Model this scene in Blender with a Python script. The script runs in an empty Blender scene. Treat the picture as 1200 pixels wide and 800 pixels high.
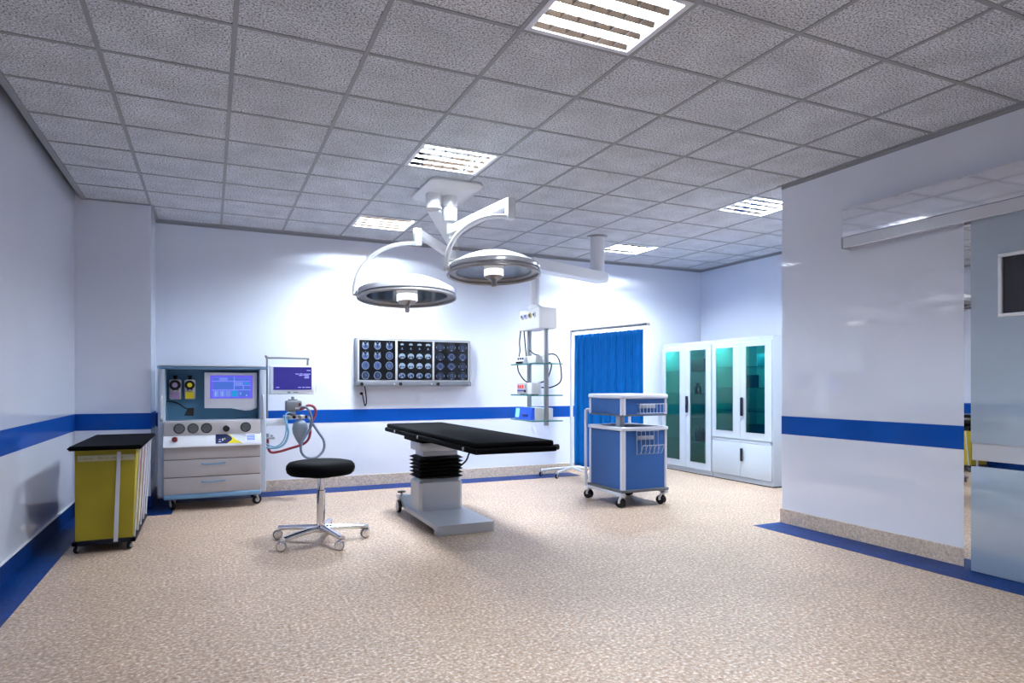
import bpy, bmesh, math, random
from mathutils import Vector, Matrix

random.seed(7)
SC = bpy.context.scene
COL = SC.collection
PI = math.pi
R = math.radians

# ------------------------------------------------------------------ materials
def new_mat(name):
    m = bpy.data.materials.new(name)
    m.use_nodes = True
    return m, m.node_tree.nodes, m.node_tree.links, m.node_tree.nodes['Principled BSDF']

def mat(name, col, rough=0.5, metal=0.0, coat=0.0, coat_rough=0.05, spec=0.5, emit=None, estr=0.0, bump=0.0, bscale=200.0, var=0.0, vscale=6.0):
    m, N, L, b = new_mat(name)
    b.inputs['Base Color'].default_value = (*col, 1)
    b.inputs['Roughness'].default_value = rough
    b.inputs['Metallic'].default_value = metal
    b.inputs['Coat Weight'].default_value = coat
    b.inputs['Coat Roughness'].default_value = coat_rough
    if coat >= 1: b.inputs['Coat IOR'].default_value = 2.0
    b.inputs['Specular IOR Level'].default_value = spec
    if emit:
        b.inputs['Emission Color'].default_value = (*emit, 1)
        b.inputs['Emission Strength'].default_value = estr
    tc = N.new('ShaderNodeTexCoord')
    if bump:
        n = N.new('ShaderNodeTexNoise'); n.inputs['Scale'].default_value = bscale
        bp = N.new('ShaderNodeBump'); bp.inputs['Strength'].default_value = bump; bp.inputs['Distance'].default_value = 0.002
        L.new(tc.outputs['Object'], n.inputs['Vector']); L.new(n.outputs['Fac'], bp.inputs['Height']); L.new(bp.outputs['Normal'], b.inputs['Normal'])
    if var:
        n = N.new('ShaderNodeTexNoise'); n.inputs['Scale'].default_value = vscale; n.inputs['Detail'].default_value = 4
        r = N.new('ShaderNodeValToRGB')
        r.color_ramp.elements[0].position = .3; r.color_ramp.elements[1].position = .7
        r.color_ramp.elements[0].color = (*[c * (1 - var) for c in col], 1)
        r.color_ramp.elements[1].color = (*[min(1, c * (1 + var)) for c in col], 1)
        L.new(tc.outputs['Object'], n.inputs['Vector']); L.new(n.outputs['Fac'], r.inputs['Fac']); L.new(r.outputs['Color'], b.inputs['Base Color'])
    return m

def speckle_mat(name, stops, scale, rough, coat=0.0, coat_rough=.1, bump=0.0, mottling=0.0, mscale=3.0, vor=None, spec=.5):
    """fine speckle: noise through a colour ramp; optional larger mottling."""
    m, N, L, b = new_mat(name)
    geo = N.new('ShaderNodeNewGeometry')
    n = N.new('ShaderNodeTexNoise'); n.inputs['Scale'].default_value = scale; n.inputs['Detail'].default_value = 3; n.inputs['Roughness'].default_value = .6
    L.new(geo.outputs['Position'], n.inputs['Vector'])
    r = N.new('ShaderNodeValToRGB')
    while len(r.color_ramp.elements) < len(stops): r.color_ramp.elements.new(.5)
    for e, (p, c) in zip(r.color_ramp.elements, stops):
        e.position = p; e.color = (*c, 1)
    L.new(n.outputs['Fac'], r.inputs['Fac'])
    out = r.outputs['Color']
    if vor:
        v = N.new('ShaderNodeTexVoronoi'); v.inputs['Scale'].default_value = vor
        L.new(geo.outputs['Position'], v.inputs['Vector'])
        sep = N.new('ShaderNodeSeparateColor'); L.new(v.outputs['Color'], sep.inputs[0])
        mr = N.new('ShaderNodeMapRange'); mr.inputs[1].default_value = 0; mr.inputs[2].default_value = 1; mr.inputs[3].default_value = .86; mr.inputs[4].default_value = 1.12
        L.new(sep.outputs[0], mr.inputs[0])
        mx = N.new('ShaderNodeMix'); mx.data_type = 'RGBA'; mx.blend_type = 'MULTIPLY'; mx.inputs[0].default_value = 1
        L.new(out, mx.inputs[6]); L.new(mr.outputs[0], mx.inputs[7]); out = mx.outputs[2]
    if mottling:
        n2 = N.new('ShaderNodeTexNoise'); n2.inputs['Scale'].default_value = mscale; n2.inputs['Detail'].default_value = 4
        L.new(geo.outputs['Position'], n2.inputs['Vector'])
        mr = N.new('ShaderNodeMapRange'); mr.inputs[1].default_value = .3; mr.inputs[2].default_value = .7; mr.inputs[3].default_value = 1 - mottling; mr.inputs[4].default_value = 1 + mottling
        L.new(n2.outputs['Fac'], mr.inputs[0])
        mx = N.new('ShaderNodeMix'); mx.data_type = 'RGBA'; mx.blend_type = 'MULTIPLY'; mx.inputs[0].default_value = 1
        L.new(out, mx.inputs[6]); L.new(mr.outputs[0], mx.inputs[7]); out = mx.outputs[2]
    L.new(out, b.inputs['Base Color'])
    if bump:
        bp = N.new('ShaderNodeBump'); bp.inputs['Strength'].default_value = bump; bp.inputs['Distance'].default_value = .004
        L.new(n.outputs['Fac'], bp.inputs['Height']); L.new(bp.outputs['Normal'], b.inputs['Normal'])
    b.inputs['Roughness'].default_value = rough; b.inputs['Specular IOR Level'].default_value = spec
    b.inputs['Coat Weight'].default_value = coat; b.inputs['Coat Roughness'].default_value = coat_rough
    return m

def glass_mat(name, tint, refl=.045, rough=.02):
    """coloured pane: clear tinted transmission with a sharp surface reflection."""
    m = bpy.data.materials.new(name); m.use_nodes = True
    N, L = m.node_tree.nodes, m.node_tree.links
    N.clear()
    o = N.new('ShaderNodeOutputMaterial'); t = N.new('ShaderNodeBsdfTransparent'); g = N.new('ShaderNodeBsdfGlossy')
    t.inputs['Color'].default_value = (*tint, 1); g.inputs['Roughness'].default_value = rough
    lw = N.new('ShaderNodeLayerWeight'); lw.inputs['Blend'].default_value = .5      # Schlick: 4 % head-on, rising at grazing angles
    pw = N.new('ShaderNodeMath'); pw.operation = 'POWER'; pw.inputs[1].default_value = 5
    f = N.new('ShaderNodeMath'); f.operation = 'MULTIPLY_ADD'; f.inputs[1].default_value = .9; f.inputs[2].default_value = refl
    L.new(lw.outputs['Facing'], pw.inputs[0]); L.new(pw.outputs[0], f.inputs[0])
    mx = N.new('ShaderNodeMixShader')
    L.new(f.outputs[0], mx.inputs[0]); L.new(t.outputs[0], mx.inputs[1]); L.new(g.outputs[0], mx.inputs[2]); L.new(mx.outputs[0], o.inputs[0])
    return m

M = {}
M['wall'] = mat('wall_laminate', (.765, .81, .93), .45, coat=1.0, coat_rough=.006, var=.025, vscale=1.3)
M['floor'] = speckle_mat('vinyl_floor', [(.27, (.17, .07, .03)), (.41, (.385, .25, .165)), (.53, (.45, .325, .235)), (.66, (.72, .62, .55))], 56, .46, coat=.08, coat_rough=.15, mottling=.06, mscale=2.0, vor=45)
M['skirt'] = speckle_mat('vinyl_skirting', [(.26, (.45, .30, .20)), (.42, (.62, .48, .37)), (.55, (.68, .55, .44)), (.70, (.78, .68, .60))], 75, .55, mottling=.05, vor=60)
M['blue_floor'] = speckle_mat('blue_vinyl', [(.3, (.000, .014, .09)), (.5, (.000, .026, .15)), (.7, (.000, .048, .23))], 45, .5, coat=.1, coat_rough=.12, mottling=.2, mscale=9, spec=.15)
M['stripe'] = mat('blue_stripe', (.000, .062, .34), .55, spec=.1, coat=.3, coat_rough=.03, var=.06, vscale=2)
M['tile'] = speckle_mat('ceiling_tile', [(.34, (.08, .08, .085)), (.44, (.44, .455, .49)), (.54, (.68, .71, .77)), (.7, (.86, .89, .95))], 95, .9, bump=.5, mottling=.13, mscale=4)
M['grid'] = mat('ceiling_grid_paint', (.30, .31, .34), .55)
M['dark'] = mat('dark_void', (.03, .03, .035), .8)
M['steel'] = mat('polished_steel', (.86, .85, .84), .02, 1.0)
M['brushed'] = mat('brushed_steel', (.56, .58, .63), .32, .35, bump=.04, bscale=90)
M['chrome'] = mat('chrome', (.82, .83, .86), .07, 1.0)
M['white'] = mat('white_enamel', (.80, .81, .85), .3, coat=.4)
M['white_plastic'] = mat('white_plastic', (.74, .74, .80), .4)
M['grey_plastic'] = mat('grey_plastic', (.19, .20, .23), .5)
M['mid_metal'] = mat('grey_metal', (.36, .37, .40), .38, .7)
M['black'] = mat('black_rubber', (.006, .006, .007), .5, spec=.25)
M['black_vinyl'] = mat('black_vinyl', (.0020, .0020, .0025), .65, spec=.035, bump=.08, bscale=160)
M['black_gloss'] = mat('black_gloss', (.01, .01, .013), .2)
M['door_panel'] = mat('door_laminate', (.36, .44, .53), .32, coat=1.0, coat_rough=.02, var=.04, vscale=1.5)
M['dark_glass'] = mat('dark_window_glass', (.025, .025, .03), .08, spec=.6)
M['alu'] = mat('white_aluminium', (.66, .68, .74), .2, .35, coat=.5, coat_rough=.02)
M['cover_gloss'] = mat('cover_gloss', (.80, .81, .88), .05, .9)
POWER = {(4, -2): 120, (4, 2): 330, (4, 6): 490, (9, 2): 410, (9, 6): 490, (4, -6): 330}
for k_, p_ in POWER.items(): M['tube%d_%d' % k_] = mat('lamp_tube', (1, 1, 1), .5, emit=(.79, .895, 1.0), estr=p_)
M['louver'] = mat('louver_aluminium', (.62, .60, .58), .07, 1.0)
M['fixture'] = mat('fixture_enamel', (.78, .80, .86), .4)
M['fix_inside'] = mat('fixture_reflector', (.88, .88, .9), .35)
# machine
M['m_grey'] = mat('machine_warm_grey', (.45, .425, .445), .5, spec=.3)
M['m_pale'] = mat('machine_pale_blue_grey', (.50, .58, .69), .35)
M['m_blue'] = mat('machine_light_blue', (.17, .33, .53), .3, .1)
M['m_panel'] = mat('machine_deep_blue_panel', (.09, .25, .40), .5)
M['m_white'] = mat('machine_white', (.78, .80, .87), .35)
M['seam'] = mat('seam_shadow', (.13, .12, .12), .8)
M['gauge'] = mat('gauge_face', (.085, .095, .11), .4, var=.3, vscale=40)
M['yellow'] = mat('label_yellow', (.75, .62, .01), .5)
M['navy'] = mat('label_navy', (.006, .012, .08), .4)
M['lilac'] = mat('label_lilac', (.34, .25, .45), .5)
M['red'] = mat('red_plastic', (.11, .004, .007), .35)
M['pale_label'] = mat('label_pale', (.62, .64, .72), .5)
def emis(name, c, s=1.0):
    return mat(name, (c[0] * .3, c[1] * .3, c[2] * .3), .25, emit=c, estr=s)
M['scr_violet'] = emis('screen_violet', (.115, .10, .70), .85)
M['scr_blue'] = emis('screen_blue', (.055, .13, .52), .85)
M['scr_mid'] = emis('screen_mid_blue', (.13, .22, .62), .85)
M['scr_teal'] = emis('screen_teal', (.01, .25, .55), .85)
M['scr_line'] = emis('screen_line', (.22, .40, .85), .85)
M['scr_indigo'] = emis('screen_indigo', (.026, .022, .21), .8)
M['scr_text'] = emis('screen_text', (.35, .37, .9), .9)
M['scr_cyan'] = emis('screen_cyan', (.25, .62, .95), 1.0)
M['dev_blue'] = mat('device_blue', (.012, .09, .62), .35)
M['led_red'] = emis('display_red', (.75, .03, .03), .9)
# hoses
M['hose_red'] = mat('hose_red', (.24, .02, .045), .5)
M['hose_grey'] = mat('hose_blue_grey', (.145, .185, .27), .5)
M['hose_blue'] = mat('hose_pale_blue', (.15, .34, .52), .4)
M['bag'] = mat('bag_pale_grey', (.27, .335, .42), .45)
# hamper
M['h_yellow'] = mat('hamper_yellow_fabric', (.30, .235, .004), .7, bump=.15, bscale=300, var=.08, vscale=5)
M['h_red'] = mat('hamper_red_fabric', (.22, .016, .02), .75)
M['h_cream'] = mat('hamper_cream_fabric', (.55, .47, .18), .75)
M['h_mauve'] = mat('hamper_mauve_fabric', (.26, .13, .19), .75)
M['h_pale'] = mat('hamper_pale_fabric', (.40, .41, .50), .75)
M['h_strap'] = mat('hamper_white_strap', (.52, .53, .60), .6)
M['h_tape'] = mat('hamper_tape', (.42, .39, .26), .6)
M['h_ink'] = mat('hamper_tape_ink', (.36, .27, .06), .7)
M['h_base'] = mat('hamper_navy_frame', (.006, .007, .018), .5, spec=.2)
# trolley
M['t_blue'] = mat('trolley_blue_panel', (.024, .092, .285), .5, spec=.25)
M['t_white'] = mat('trolley_white_plastic', (.60, .61, .70), .4)
M['t_grey'] = mat('trolley_dark_grey', (.085, .088, .10), .45)
M['wire'] = mat('wire_steel', (.55, .58, .65), .3, .8)
# curtain
m_, N_, L_, b_ = new_mat('curtain_blue_cloth')
tc_ = N_.new('ShaderNodeTexCoord'); w_ = N_.new('ShaderNodeTexNoise'); w_.inputs['Scale'].default_value = 3
mp_ = N_.new('ShaderNodeMapping'); mp_.inputs['Scale'].default_value = (1, 30, 2)
L_.new(tc_.outputs['Object'], mp_.inputs[0]); L_.new(mp_.outputs[0], w_.inputs['Vector'])
r_ = N_.new('ShaderNodeValToRGB'); r_.color_ramp.elements[0].color = (.001, .135, .47, 1); r_.color_ramp.elements[1].color = (.002, .175, .58, 1)
r_.color_ramp.elements[0].position = .35; r_.color_ramp.elements[1].position = .65
L_.new(w_.outputs['Fac'], r_.inputs[0]); L_.new(r_.outputs[0], b_.inputs['Base Color']); b_.inputs['Roughness'].default_value = .8; b_.inputs['Specular IOR Level'].default_value = .15
M['curtain'] = m_
# cabinet
M['cab'] = mat('cabinet_enamel', (.44, .495, .55), .4, coat=.2)
M['cab_in'] = mat('cabinet_inside', (.42, .50, .50), .5)
M['cab_glass'] = glass_mat('cabinet_teal_glass', (.23, .66, .60))
M['shelf_glass'] = glass_mat('shelf_glass', (.74, .89, .87))
M['cab_lamp'] = mat('cabinet_lamp', (1, 1, 1), .5, emit=(.75, 1, .98), estr=42)
M['box_dark'] = mat('carton_dark', (.02, .02, .025), .6)
M['box_teal'] = mat('carton_teal', (.02, .18, .25), .6)
M['bottle_dark'] = mat('bottle_dark_glass', (.03, .025, .03), .2)
M['edge_glass'] = mat('glass_edge_green', (.06, .20, .19), .15)
# viewer
M['v_frame'] = mat('viewer_frame', (.17, .18, .21), .35, .2)
M['v_white'] = mat('viewer_white_edge', (.36, .37, .41), .4, emit=(.9, .92, 1), estr=.05)
M['film'] = emis('film_black', (.003, .004, .006), .6)
M['f_bone'] = emis('film_bone', (.22, .30, .46), .45)
M['f_tis'] = emis('film_tissue', (.07, .11, .26), .5)
M['f_dim'] = emis('film_dim_tissue', (.03, .042, .085), .6)
M['f_bright'] = emis('film_bright', (.30, .40, .54), .5)
M['f_brown'] = emis('film_caption', (.05, .03, .012), .7)
M['port_black'] = mat('port_black', (.01, .01, .012), .3)
M['port_blue'] = mat('port_blue', (.01, .04, .45), .3)
M['port_yellow'] = mat('port_yellow', (.45, .36, .12), .3)
M['lamp_white'] = mat('lamp_white_enamel', (.90, .91, .93), .3, coat=.4)
M['lamp_grey'] = mat('lamp_grey_metal', (.40, .39, .40), .3, .6)
M['diffuser'] = mat('lamp_diffuser', (.9, .9, .9), .4, emit=(.95, .97, 1), estr=.9)
M['lamp_glass'] = mat('lamp_dark_glass', (.02, .032, .042), .16, spec=.4)
M['lamp_mirror'] = mat('lamp_facets', (.10, .11, .12), .2, .7, var=.5, vscale=9)

# ------------------------------------------------------------------ mesh builder
class MB:
    def __init__(s):
        s.v = []; s.f = []; s.mi = []; s.mats = []
    def m(s, key):
        if key not in s.mats: s.mats.append(key)
        return s.mats.index(key)
    def add(s, verts, faces, key, mtx=None):
        o = len(s.v); k = s.m(key)
        for p in verts:
            p = Vector(p)
            s.v.append(mtx @ p if mtx else p)
        for f in faces:
            s.f.append([o + i for i in f]); s.mi.append(k)
        return s
    def from_bm(s, bm, key, mtx=None):
        bm.verts.index_update()
        s.add([v.co.copy() for v in bm.verts], [[v.index for v in f.verts] for f in bm.faces], key, mtx)
        bm.free()
        return s
    def box(s, x0, x1, y0, y1, z0, z1, key, bev=0.0, seg=2, mtx=None):
        bm = bmesh.new()
        bmesh.ops.create_cube(bm, size=1)
        bmesh.ops.scale(bm, vec=(abs(x1 - x0), abs(y1 - y0), abs(z1 - z0)), verts=bm.verts)
        bmesh.ops.translate(bm, vec=((x0 + x1) / 2, (y0 + y1) / 2, (z0 + z1) / 2), verts=bm.verts)
        if bev: bmesh.ops.bevel(bm, geom=list(bm.edges), offset=bev, segments=seg, affect='EDGES', profile=.5)
        return s.from_bm(bm, key, mtx)
    def cyl(s, p0, p1, r0, key, r1=None, n=24, bev=0.0):
        p0, p1 = Vector(p0), Vector(p1); r1 = r0 if r1 is None else r1
        d = (p1 - p0); h = d.length
        q = Vector((0, 0, 1)).rotation_difference(d.normalized()).to_matrix().to_4x4()
        q = Matrix.Translation(p0) @ q
        if bev:
            prof = [(0, 0), (r0 - bev, 0), (r0, bev), (r1, h - bev), (r1 - bev, h), (0, h)]
        else:
            prof = [(0, 0), (r0, 0), (r1, h), (0, h)]
        return s.lathe(prof, key, n, q)
    def lathe(s, prof, key, n=32, mtx=None):
        vs = []; fs = []; rows = []
        for (r, z) in prof:
            if abs(r) < 1e-7:
                rows.append([len(vs)]); vs.append((0, 0, z))
            else:
                rows.append(list(range(len(vs), len(vs) + n)))
                for i in range(n):
                    a = 2 * PI * i / n; vs.append((r * math.cos(a), r * math.sin(a), z))
        for a, b in zip(rows, rows[1:]):
            for i in range(n):
                j = (i + 1) % n
                if len(a) == 1 and len(b) == 1: continue
                if len(a) == 1: fs.append([a[0], b[j], b[i]])
                elif len(b) == 1: fs.append([a[i], a[j], b[0]])
                else: fs.append([a[i], a[j], b[j], b[i]])
        return s.add(vs, fs, key, mtx)
    def tube(s, pts, r, key, n=10, smooth=6, flat=None, caps=True):
        P = [Vector(p) for p in pts]
        if smooth and len(P) > 2:
            Q = []
            for i in range(len(P) - 1):
                a = P[i - 1] if i else P[0] * 2 - P[1]
                b, c = P[i], P[i + 1]
                d = P[i + 2] if i + 2 < len(P) else c * 2 - b
                for k in range(smooth):
                    t = k / smooth
                    Q.append(.5 * ((2 * b) + (c - a) * t + (2 * a - 5 * b + 4 * c - d) * t * t + (3 * b - a - 3 * c + d) * t ** 3))
            Q.append(P[-1]); P = Q
        rad = r if callable(r) else (lambda t: r)
        vs = []; fs = []; T0 = None; U = None
        for i, p in enumerate(P):
            T = (P[min(i + 1, len(P) - 1)] - P[max(i - 1, 0)]).normalized()
            if U is None:
                U = T.orthogonal().normalized() if abs(T.z) > .9 else T.cross(Vector((0, 0, 1))).normalized()
            else:
                U = (T0.rotation_difference(T) @ U).normalized()
            T0 = T; V = T.cross(U)
            rr = rad(i / (len(P) - 1))
            for k in range(n):
                a = 2 * PI * k / n
                vs.append(p + U * (rr * math.cos(a)) + V * (rr * (flat or 1) * math.sin(a)))
        for i in range(len(P) - 1):
            for k in range(n):
                j = (k + 1) % n
                fs.append([i * n + k, i * n + j, (i + 1) * n + j, (i + 1) * n + k])
        if caps:
            fs.append(list(range(n))[::-1]); e = (len(P) - 1) * n; fs.append([e + k for k in range(n)])
        return s.add(vs, fs, key)
    def prism(s, poly, a, b, key, axis='z'):
        """poly: 2D outline extruded a..b along the axis; (x,y)|z, (y,z)|x, (x,z)|y."""
        def P(u, v, w):
            return {'z': (u, v, w), 'x': (w, u, v), 'y': (u, w, v)}[axis]
        n = len(poly)
        vs = [P(u, v, a) for u, v in poly] + [P(u, v, b) for u, v in poly]
        fs = [list(range(n))[::-1], [n + i for i in range(n)]] + [[i, (i + 1) % n, n + (i + 1) % n, n + i] for i in range(n)]
        return s.add(vs, fs, key)
    def quad(s, p, key):
        return s.add(p, [list(range(len(p)))], key)
    def sphere(s, c, r, key, sc=(1, 1, 1), n=16):
        bm = bmesh.new(); bmesh.ops.create_uvsphere(bm, u_segments=n, v_segments=n // 2, radius=r)
        return s.from_bm(bm, key, Matrix.Translation(c) @ Matrix.Diagonal((*sc, 1)))
    def build(s, name, parent=None, smooth=40, origin=None):
        lo = Vector([min(p[i] for p in s.v) for i in range(3)]); hi = Vector([max(p[i] for p in s.v) for i in range(3)])
        o = Vector(origin) if origin else Vector(((lo.x + hi.x) / 2, (lo.y + hi.y) / 2, (lo.z + hi.z) / 2 if parent else lo.z))
        me = bpy.data.meshes.new(name)
        me.from_pydata([tuple(p - o) for p in s.v], [], s.f)
        bm = bmesh.new(); bm.from_mesh(me); bmesh.ops.recalc_face_normals(bm, faces=bm.faces); bm.to_mesh(me); bm.free()
        for k in s.mats: me.materials.append(M[k])
        for p, i in zip(me.polygons, s.mi): p.material_index = i
        if smooth:
            me.polygons.foreach_set('use_smooth', [True] * len(me.polygons))
            me.set_sharp_from_angle(angle=R(smooth))
        me.update()
        ob = bpy.data.objects.new(name, me); COL.objects.link(ob)
        w = o.copy()
        if parent:
            ob.parent = parent; w = o - WL[parent.name]
        ob.location = w
        WL[ob.name] = o
        return ob
WL = {}   # world location of every object made (no rotations on parents)

def tag(o, label, cat, group=None):
    o['label'] = label; o['category'] = cat
    if group: o['group'] = group
    return o
def thing(name, label, cat, loc, group=None):
    o = bpy.data.objects.new(name, None); COL.objects.link(o)
    o.location = loc; WL[o.name] = Vector(loc); o.empty_display_size = .1
    return tag(o, label, cat, group)
def struct(mb, name, smooth=0):
    o = mb.build(name, smooth=smooth); o['kind'] = 'structure'; return o
def lab(o, text):
    o['label'] = text; return o

# ------------------------------------------------------------------ room
H = 3.0
XL, XR, YB, YR = -1.165, 6.91, 7.98, -2.6        # left wall, right wall, back wall, rear wall behind the viewer
PX, PY = 4.635, 4.285                             # partition face and its free end
KX, KY = -.53, 7.355                              # pillar in the far left corner
TX, TY, TX0, TY0 = .646, .5555, -1.18, 3.491      # ceiling module

struct(MB().box(XL - .2, XR + .2, YR - .2, YB + .2, -.1, 0, 'floor'), 'floor')
struct(MB().box(XL - .15, XL, YR, YB, 0, 3.2, 'wall'), 'wall_left')
struct(MB().box(XL, XR, YB, YB + .15, 0, 3.2, 'wall'), 'wall_back')
struct(MB().box(XR, XR + .15, 4.0, YB + .15, 0, 3.2, 'wall'), 'wall_right')
struct(MB().box(PX, PX + .16, YR, PY, 0, H + .1, 'wall'), 'wall_partition')
struct(MB().box(PX + .16, XR + .15, 3.9, 4.0, 0, H + .1, 'wall'), 'wall_alcove')
struct(MB().box(XL - .15, PX + .16, YR - .15, YR, 0, 3.2, 'wall'), 'wall_rear')
struct(MB().box(XL, KX, KY, YB, 0, H + .1, 'wall'), 'wall_pillar')

# fixtures occupy whole ceiling cells (column, row)
FIX = [(4, -2), (4, 2), (4, 6), (9, 2), (9, 6), (4, -6)]  # last cell: unseen fixture, added to brighten the near floor and partition
cell = lambda i, j: (TX0 + TX * i, TX0 + TX * (i + 1), TY0 + TY * j, TY0 + TY * (j + 1))
CE = -1.10
cb = MB()
for i in range(0, 14):
    for j in range(-12, 9):
        x0, x1, y0, y1 = cell(i, j)
        x0, x1, y0, y1 = max(x0, CE), min(x1, XR), max(y0, YR), min(y1, YB)
        if x1 <= x0 or y1 <= y0 or (i, j) in FIX: continue
        if x0 > PX + .2 and y1 < 3.9: continue
        cb.box(x0, x1, y0, y1, H, H + .02, 'tile')
struct(cb, 'ceiling')
gb = MB()
w = .012
for i in range(0, 14):
    x = TX0 + TX * i
    if x < CE + .02 or x > XR: continue
    if x > PX: gb.box(x - w, x + w, 4.0, YB, H - .004, H + .03, 'grid')
    else: gb.box(x - w, x + w, YR, YB, H - .004, H + .03, 'grid')
for j in range(-11, 9):
    y = TY0 + TY * j
    if y < YR or y > YB: continue
    gb.box(CE, XR if y > 4 else PX, y - w, y + w, H - .0036, H + .029, 'grid')
struct(gb, 'ceiling_grid')
struct(MB().box(XL - .15, XR + .15, YR - .15, YB + .15, 3.2, 3.25, 'dark'), 'ceiling_slab')
# wall angles under the ceiling edge
struct(MB().box(CE - .012, CE + .03, YR, KY, H - .012, H + .05, 'grid'), 'trim_1')
t = MB().box(KX, XR, YB - .03, YB, H - .007, H - .001, 'grid').box(KX, XR, YB - .004, YB, H - .035, H - .001, 'grid')
t.box(CE, KX + .02, KY - .03, KY, H - .007, H - .001, 'grid').box(KX, KX + .03, KY, YB, H - .007, H - .001, 'grid'); struct(t, 'trim_2')
struct(MB().box(PX - .03, PX, YR, PY + .03, H - .007, H - .001, 'grid').box(PX - .005, PX, YR, PY, H - .035, H - .001, 'grid'), 'trim_3')
struct(MB().box(XR - .03, XR, 4.0, YB, H - .007, H - .001, 'grid').box(XR - .005, XR, 4.0, YB, H - .035, H - .001, 'grid'), 'trim_4')

# blue wall band
S0, S1, e = .79, .95, .003
struct(MB().box(XL, XL + e, YR, KY, S0, S1, 'stripe'), 'trim_5')
struct(MB().box(XL + e, KX + e, KY - e, KY, S0, S1, 'stripe').box(KX, KX + e, KY, YB, S0, S1, 'stripe'), 'trim_6')
struct(MB().box(KX + e, XR, YB - e, YB, S0 - .012, S1 - .02, 'stripe'), 'trim_7')
struct(MB().box(PX - e, PX, YR, PY + e, S0, S1, 'stripe').box(PX, PX + .16, PY, PY + e, S0, S1, 'stripe'), 'trim_8')
struct(MB().box(XR - e, XR, 4.0, YB - e, S0, S1, 'stripe'), 'trim_9')
# skirtings
k = .012
struct(MB().box(XL, XL + k, YR, KY, 0, .13, 'blue_floor').box(XL, XL + k * 1.4, YR, KY, .13, .136, 'white'), 'baseboard_left')
struct(MB().box(XL + k, KX + k, KY - k, KY, 0, .13, 'blue_floor').box(KX, KX + k, KY, YB, 0, .13, 'blue_floor'), 'baseboard_pillar')
struct(MB().box(KX + k, XR, YB - k, YB, 0, .13, 'skirt'), 'baseboard_back')
struct(MB().box(PX - k, PX, YR, PY + k, 0, .122, 'skirt').box(PX, PX + .16, PY, PY + k, 0, .122, 'skirt'), 'baseboard_partition')
struct(MB().box(XR - k, XR, 4.0, YB - k, 0, .13, 'skirt'), 'baseboard_right')
# blue border in the floor
g = .0015
struct(MB().box(XL + k, -.965, YR, KY - k, 0, g, 'blue_floor'), 'trim_10')
struct(MB().box(-.965, -.33, 6.98, KY - k, 0, g, 'blue_floor').box(KX + k, -.33, KY - k, 7.62, 0, g, 'blue_floor'), 'trim_11')
struct(MB().box(KX + k, 4.55, 7.62, YB - k, 0, g, 'blue_floor'), 'trim_12')
struct(MB().box(4.305, PX - k, YR, PY + k, 0, g, 'blue_floor'), 'trim_13')

# ------------------------------------------------------------------ sliding door, track cover
db = MB().box(4.578, 4.622, 1.2, 2.70, .006, 2.36, 'steel')
door = struct(db, 'door_1')
pb = MB()
wy0, wy1, wz0, wz1 = 1.98, 2.452, 1.68, 2.037
for (y0, y1, z0, z1) in ((1.2, wy0, .85, 2.35), (wy1, 2.642, .85, 2.35), (wy0, wy1, .85, wz0), (wy0, wy1, wz1, 2.35)):
    pb.box(4.553, 4.578, y0, y1, z0, z1, 'door_panel')
pb.build('upper_panel', door, smooth=0)
MB().box(4.553, 4.578, 1.2, 2.642, .006, .692, 'door_panel', .002).build('lower_panel', door)
fr = MB()
q = .022
for (y0, y1, z0, z1) in ((wy0 - q, wy1 + q, wz0 - q, wz0), (wy0 - q, wy1 + q, wz1, wz1 + q), (wy0 - q, wy0, wz0, wz1), (wy1, wy1 + q, wz0, wz1)):
    fr.box(4.541, 4.556, y0, y1, z0, z1, 'white', .003)
wf = fr.build('window_frame', door)
MB().box(4.562, 4.568, wy0, wy1, wz0, wz1, 'dark_glass').build('pane', wf, smooth=0)
MB().box(4.566, 4.579, 1.2, 2.642, .735, .85, 'alu').build('push_plate', door, smooth=0)
cv = thing('sliding_door_cover', 'long glossy white cover box of the sliding door track high on the partition', 'track cover', (4.58, 2.0, 2.3))
Y0, Y1 = -.2, 3.60
MB().box(4.542, 4.634, Y0, Y1, 2.60, 2.612, 'cover_gloss').prism([(4.545, 2.395), (4.557, 2.395), (4.557, 2.60), (4.542, 2.60)], Y0, Y1, 'cover_gloss', 'y').build('top_cover', cv, smooth=0)
MB().prism([(4.548, 2.395), (4.53, 2.385), (4.528, 2.308), (4.534, 2.304), (4.542, 2.304), (4.546, 2.38), (4.557, 2.395)], Y0, Y1 - .02, 'alu', 'y').build('lip', cv, smooth=0)
MB().prism([(4.545, 2.612), (4.634, 2.612), (4.634, 2.30), (4.53, 2.304), (4.53, 2.385), (4.545, 2.395)], Y1 - .006, Y1, 'alu', 'y').build('end_cap', cv, smooth=0)

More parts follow.
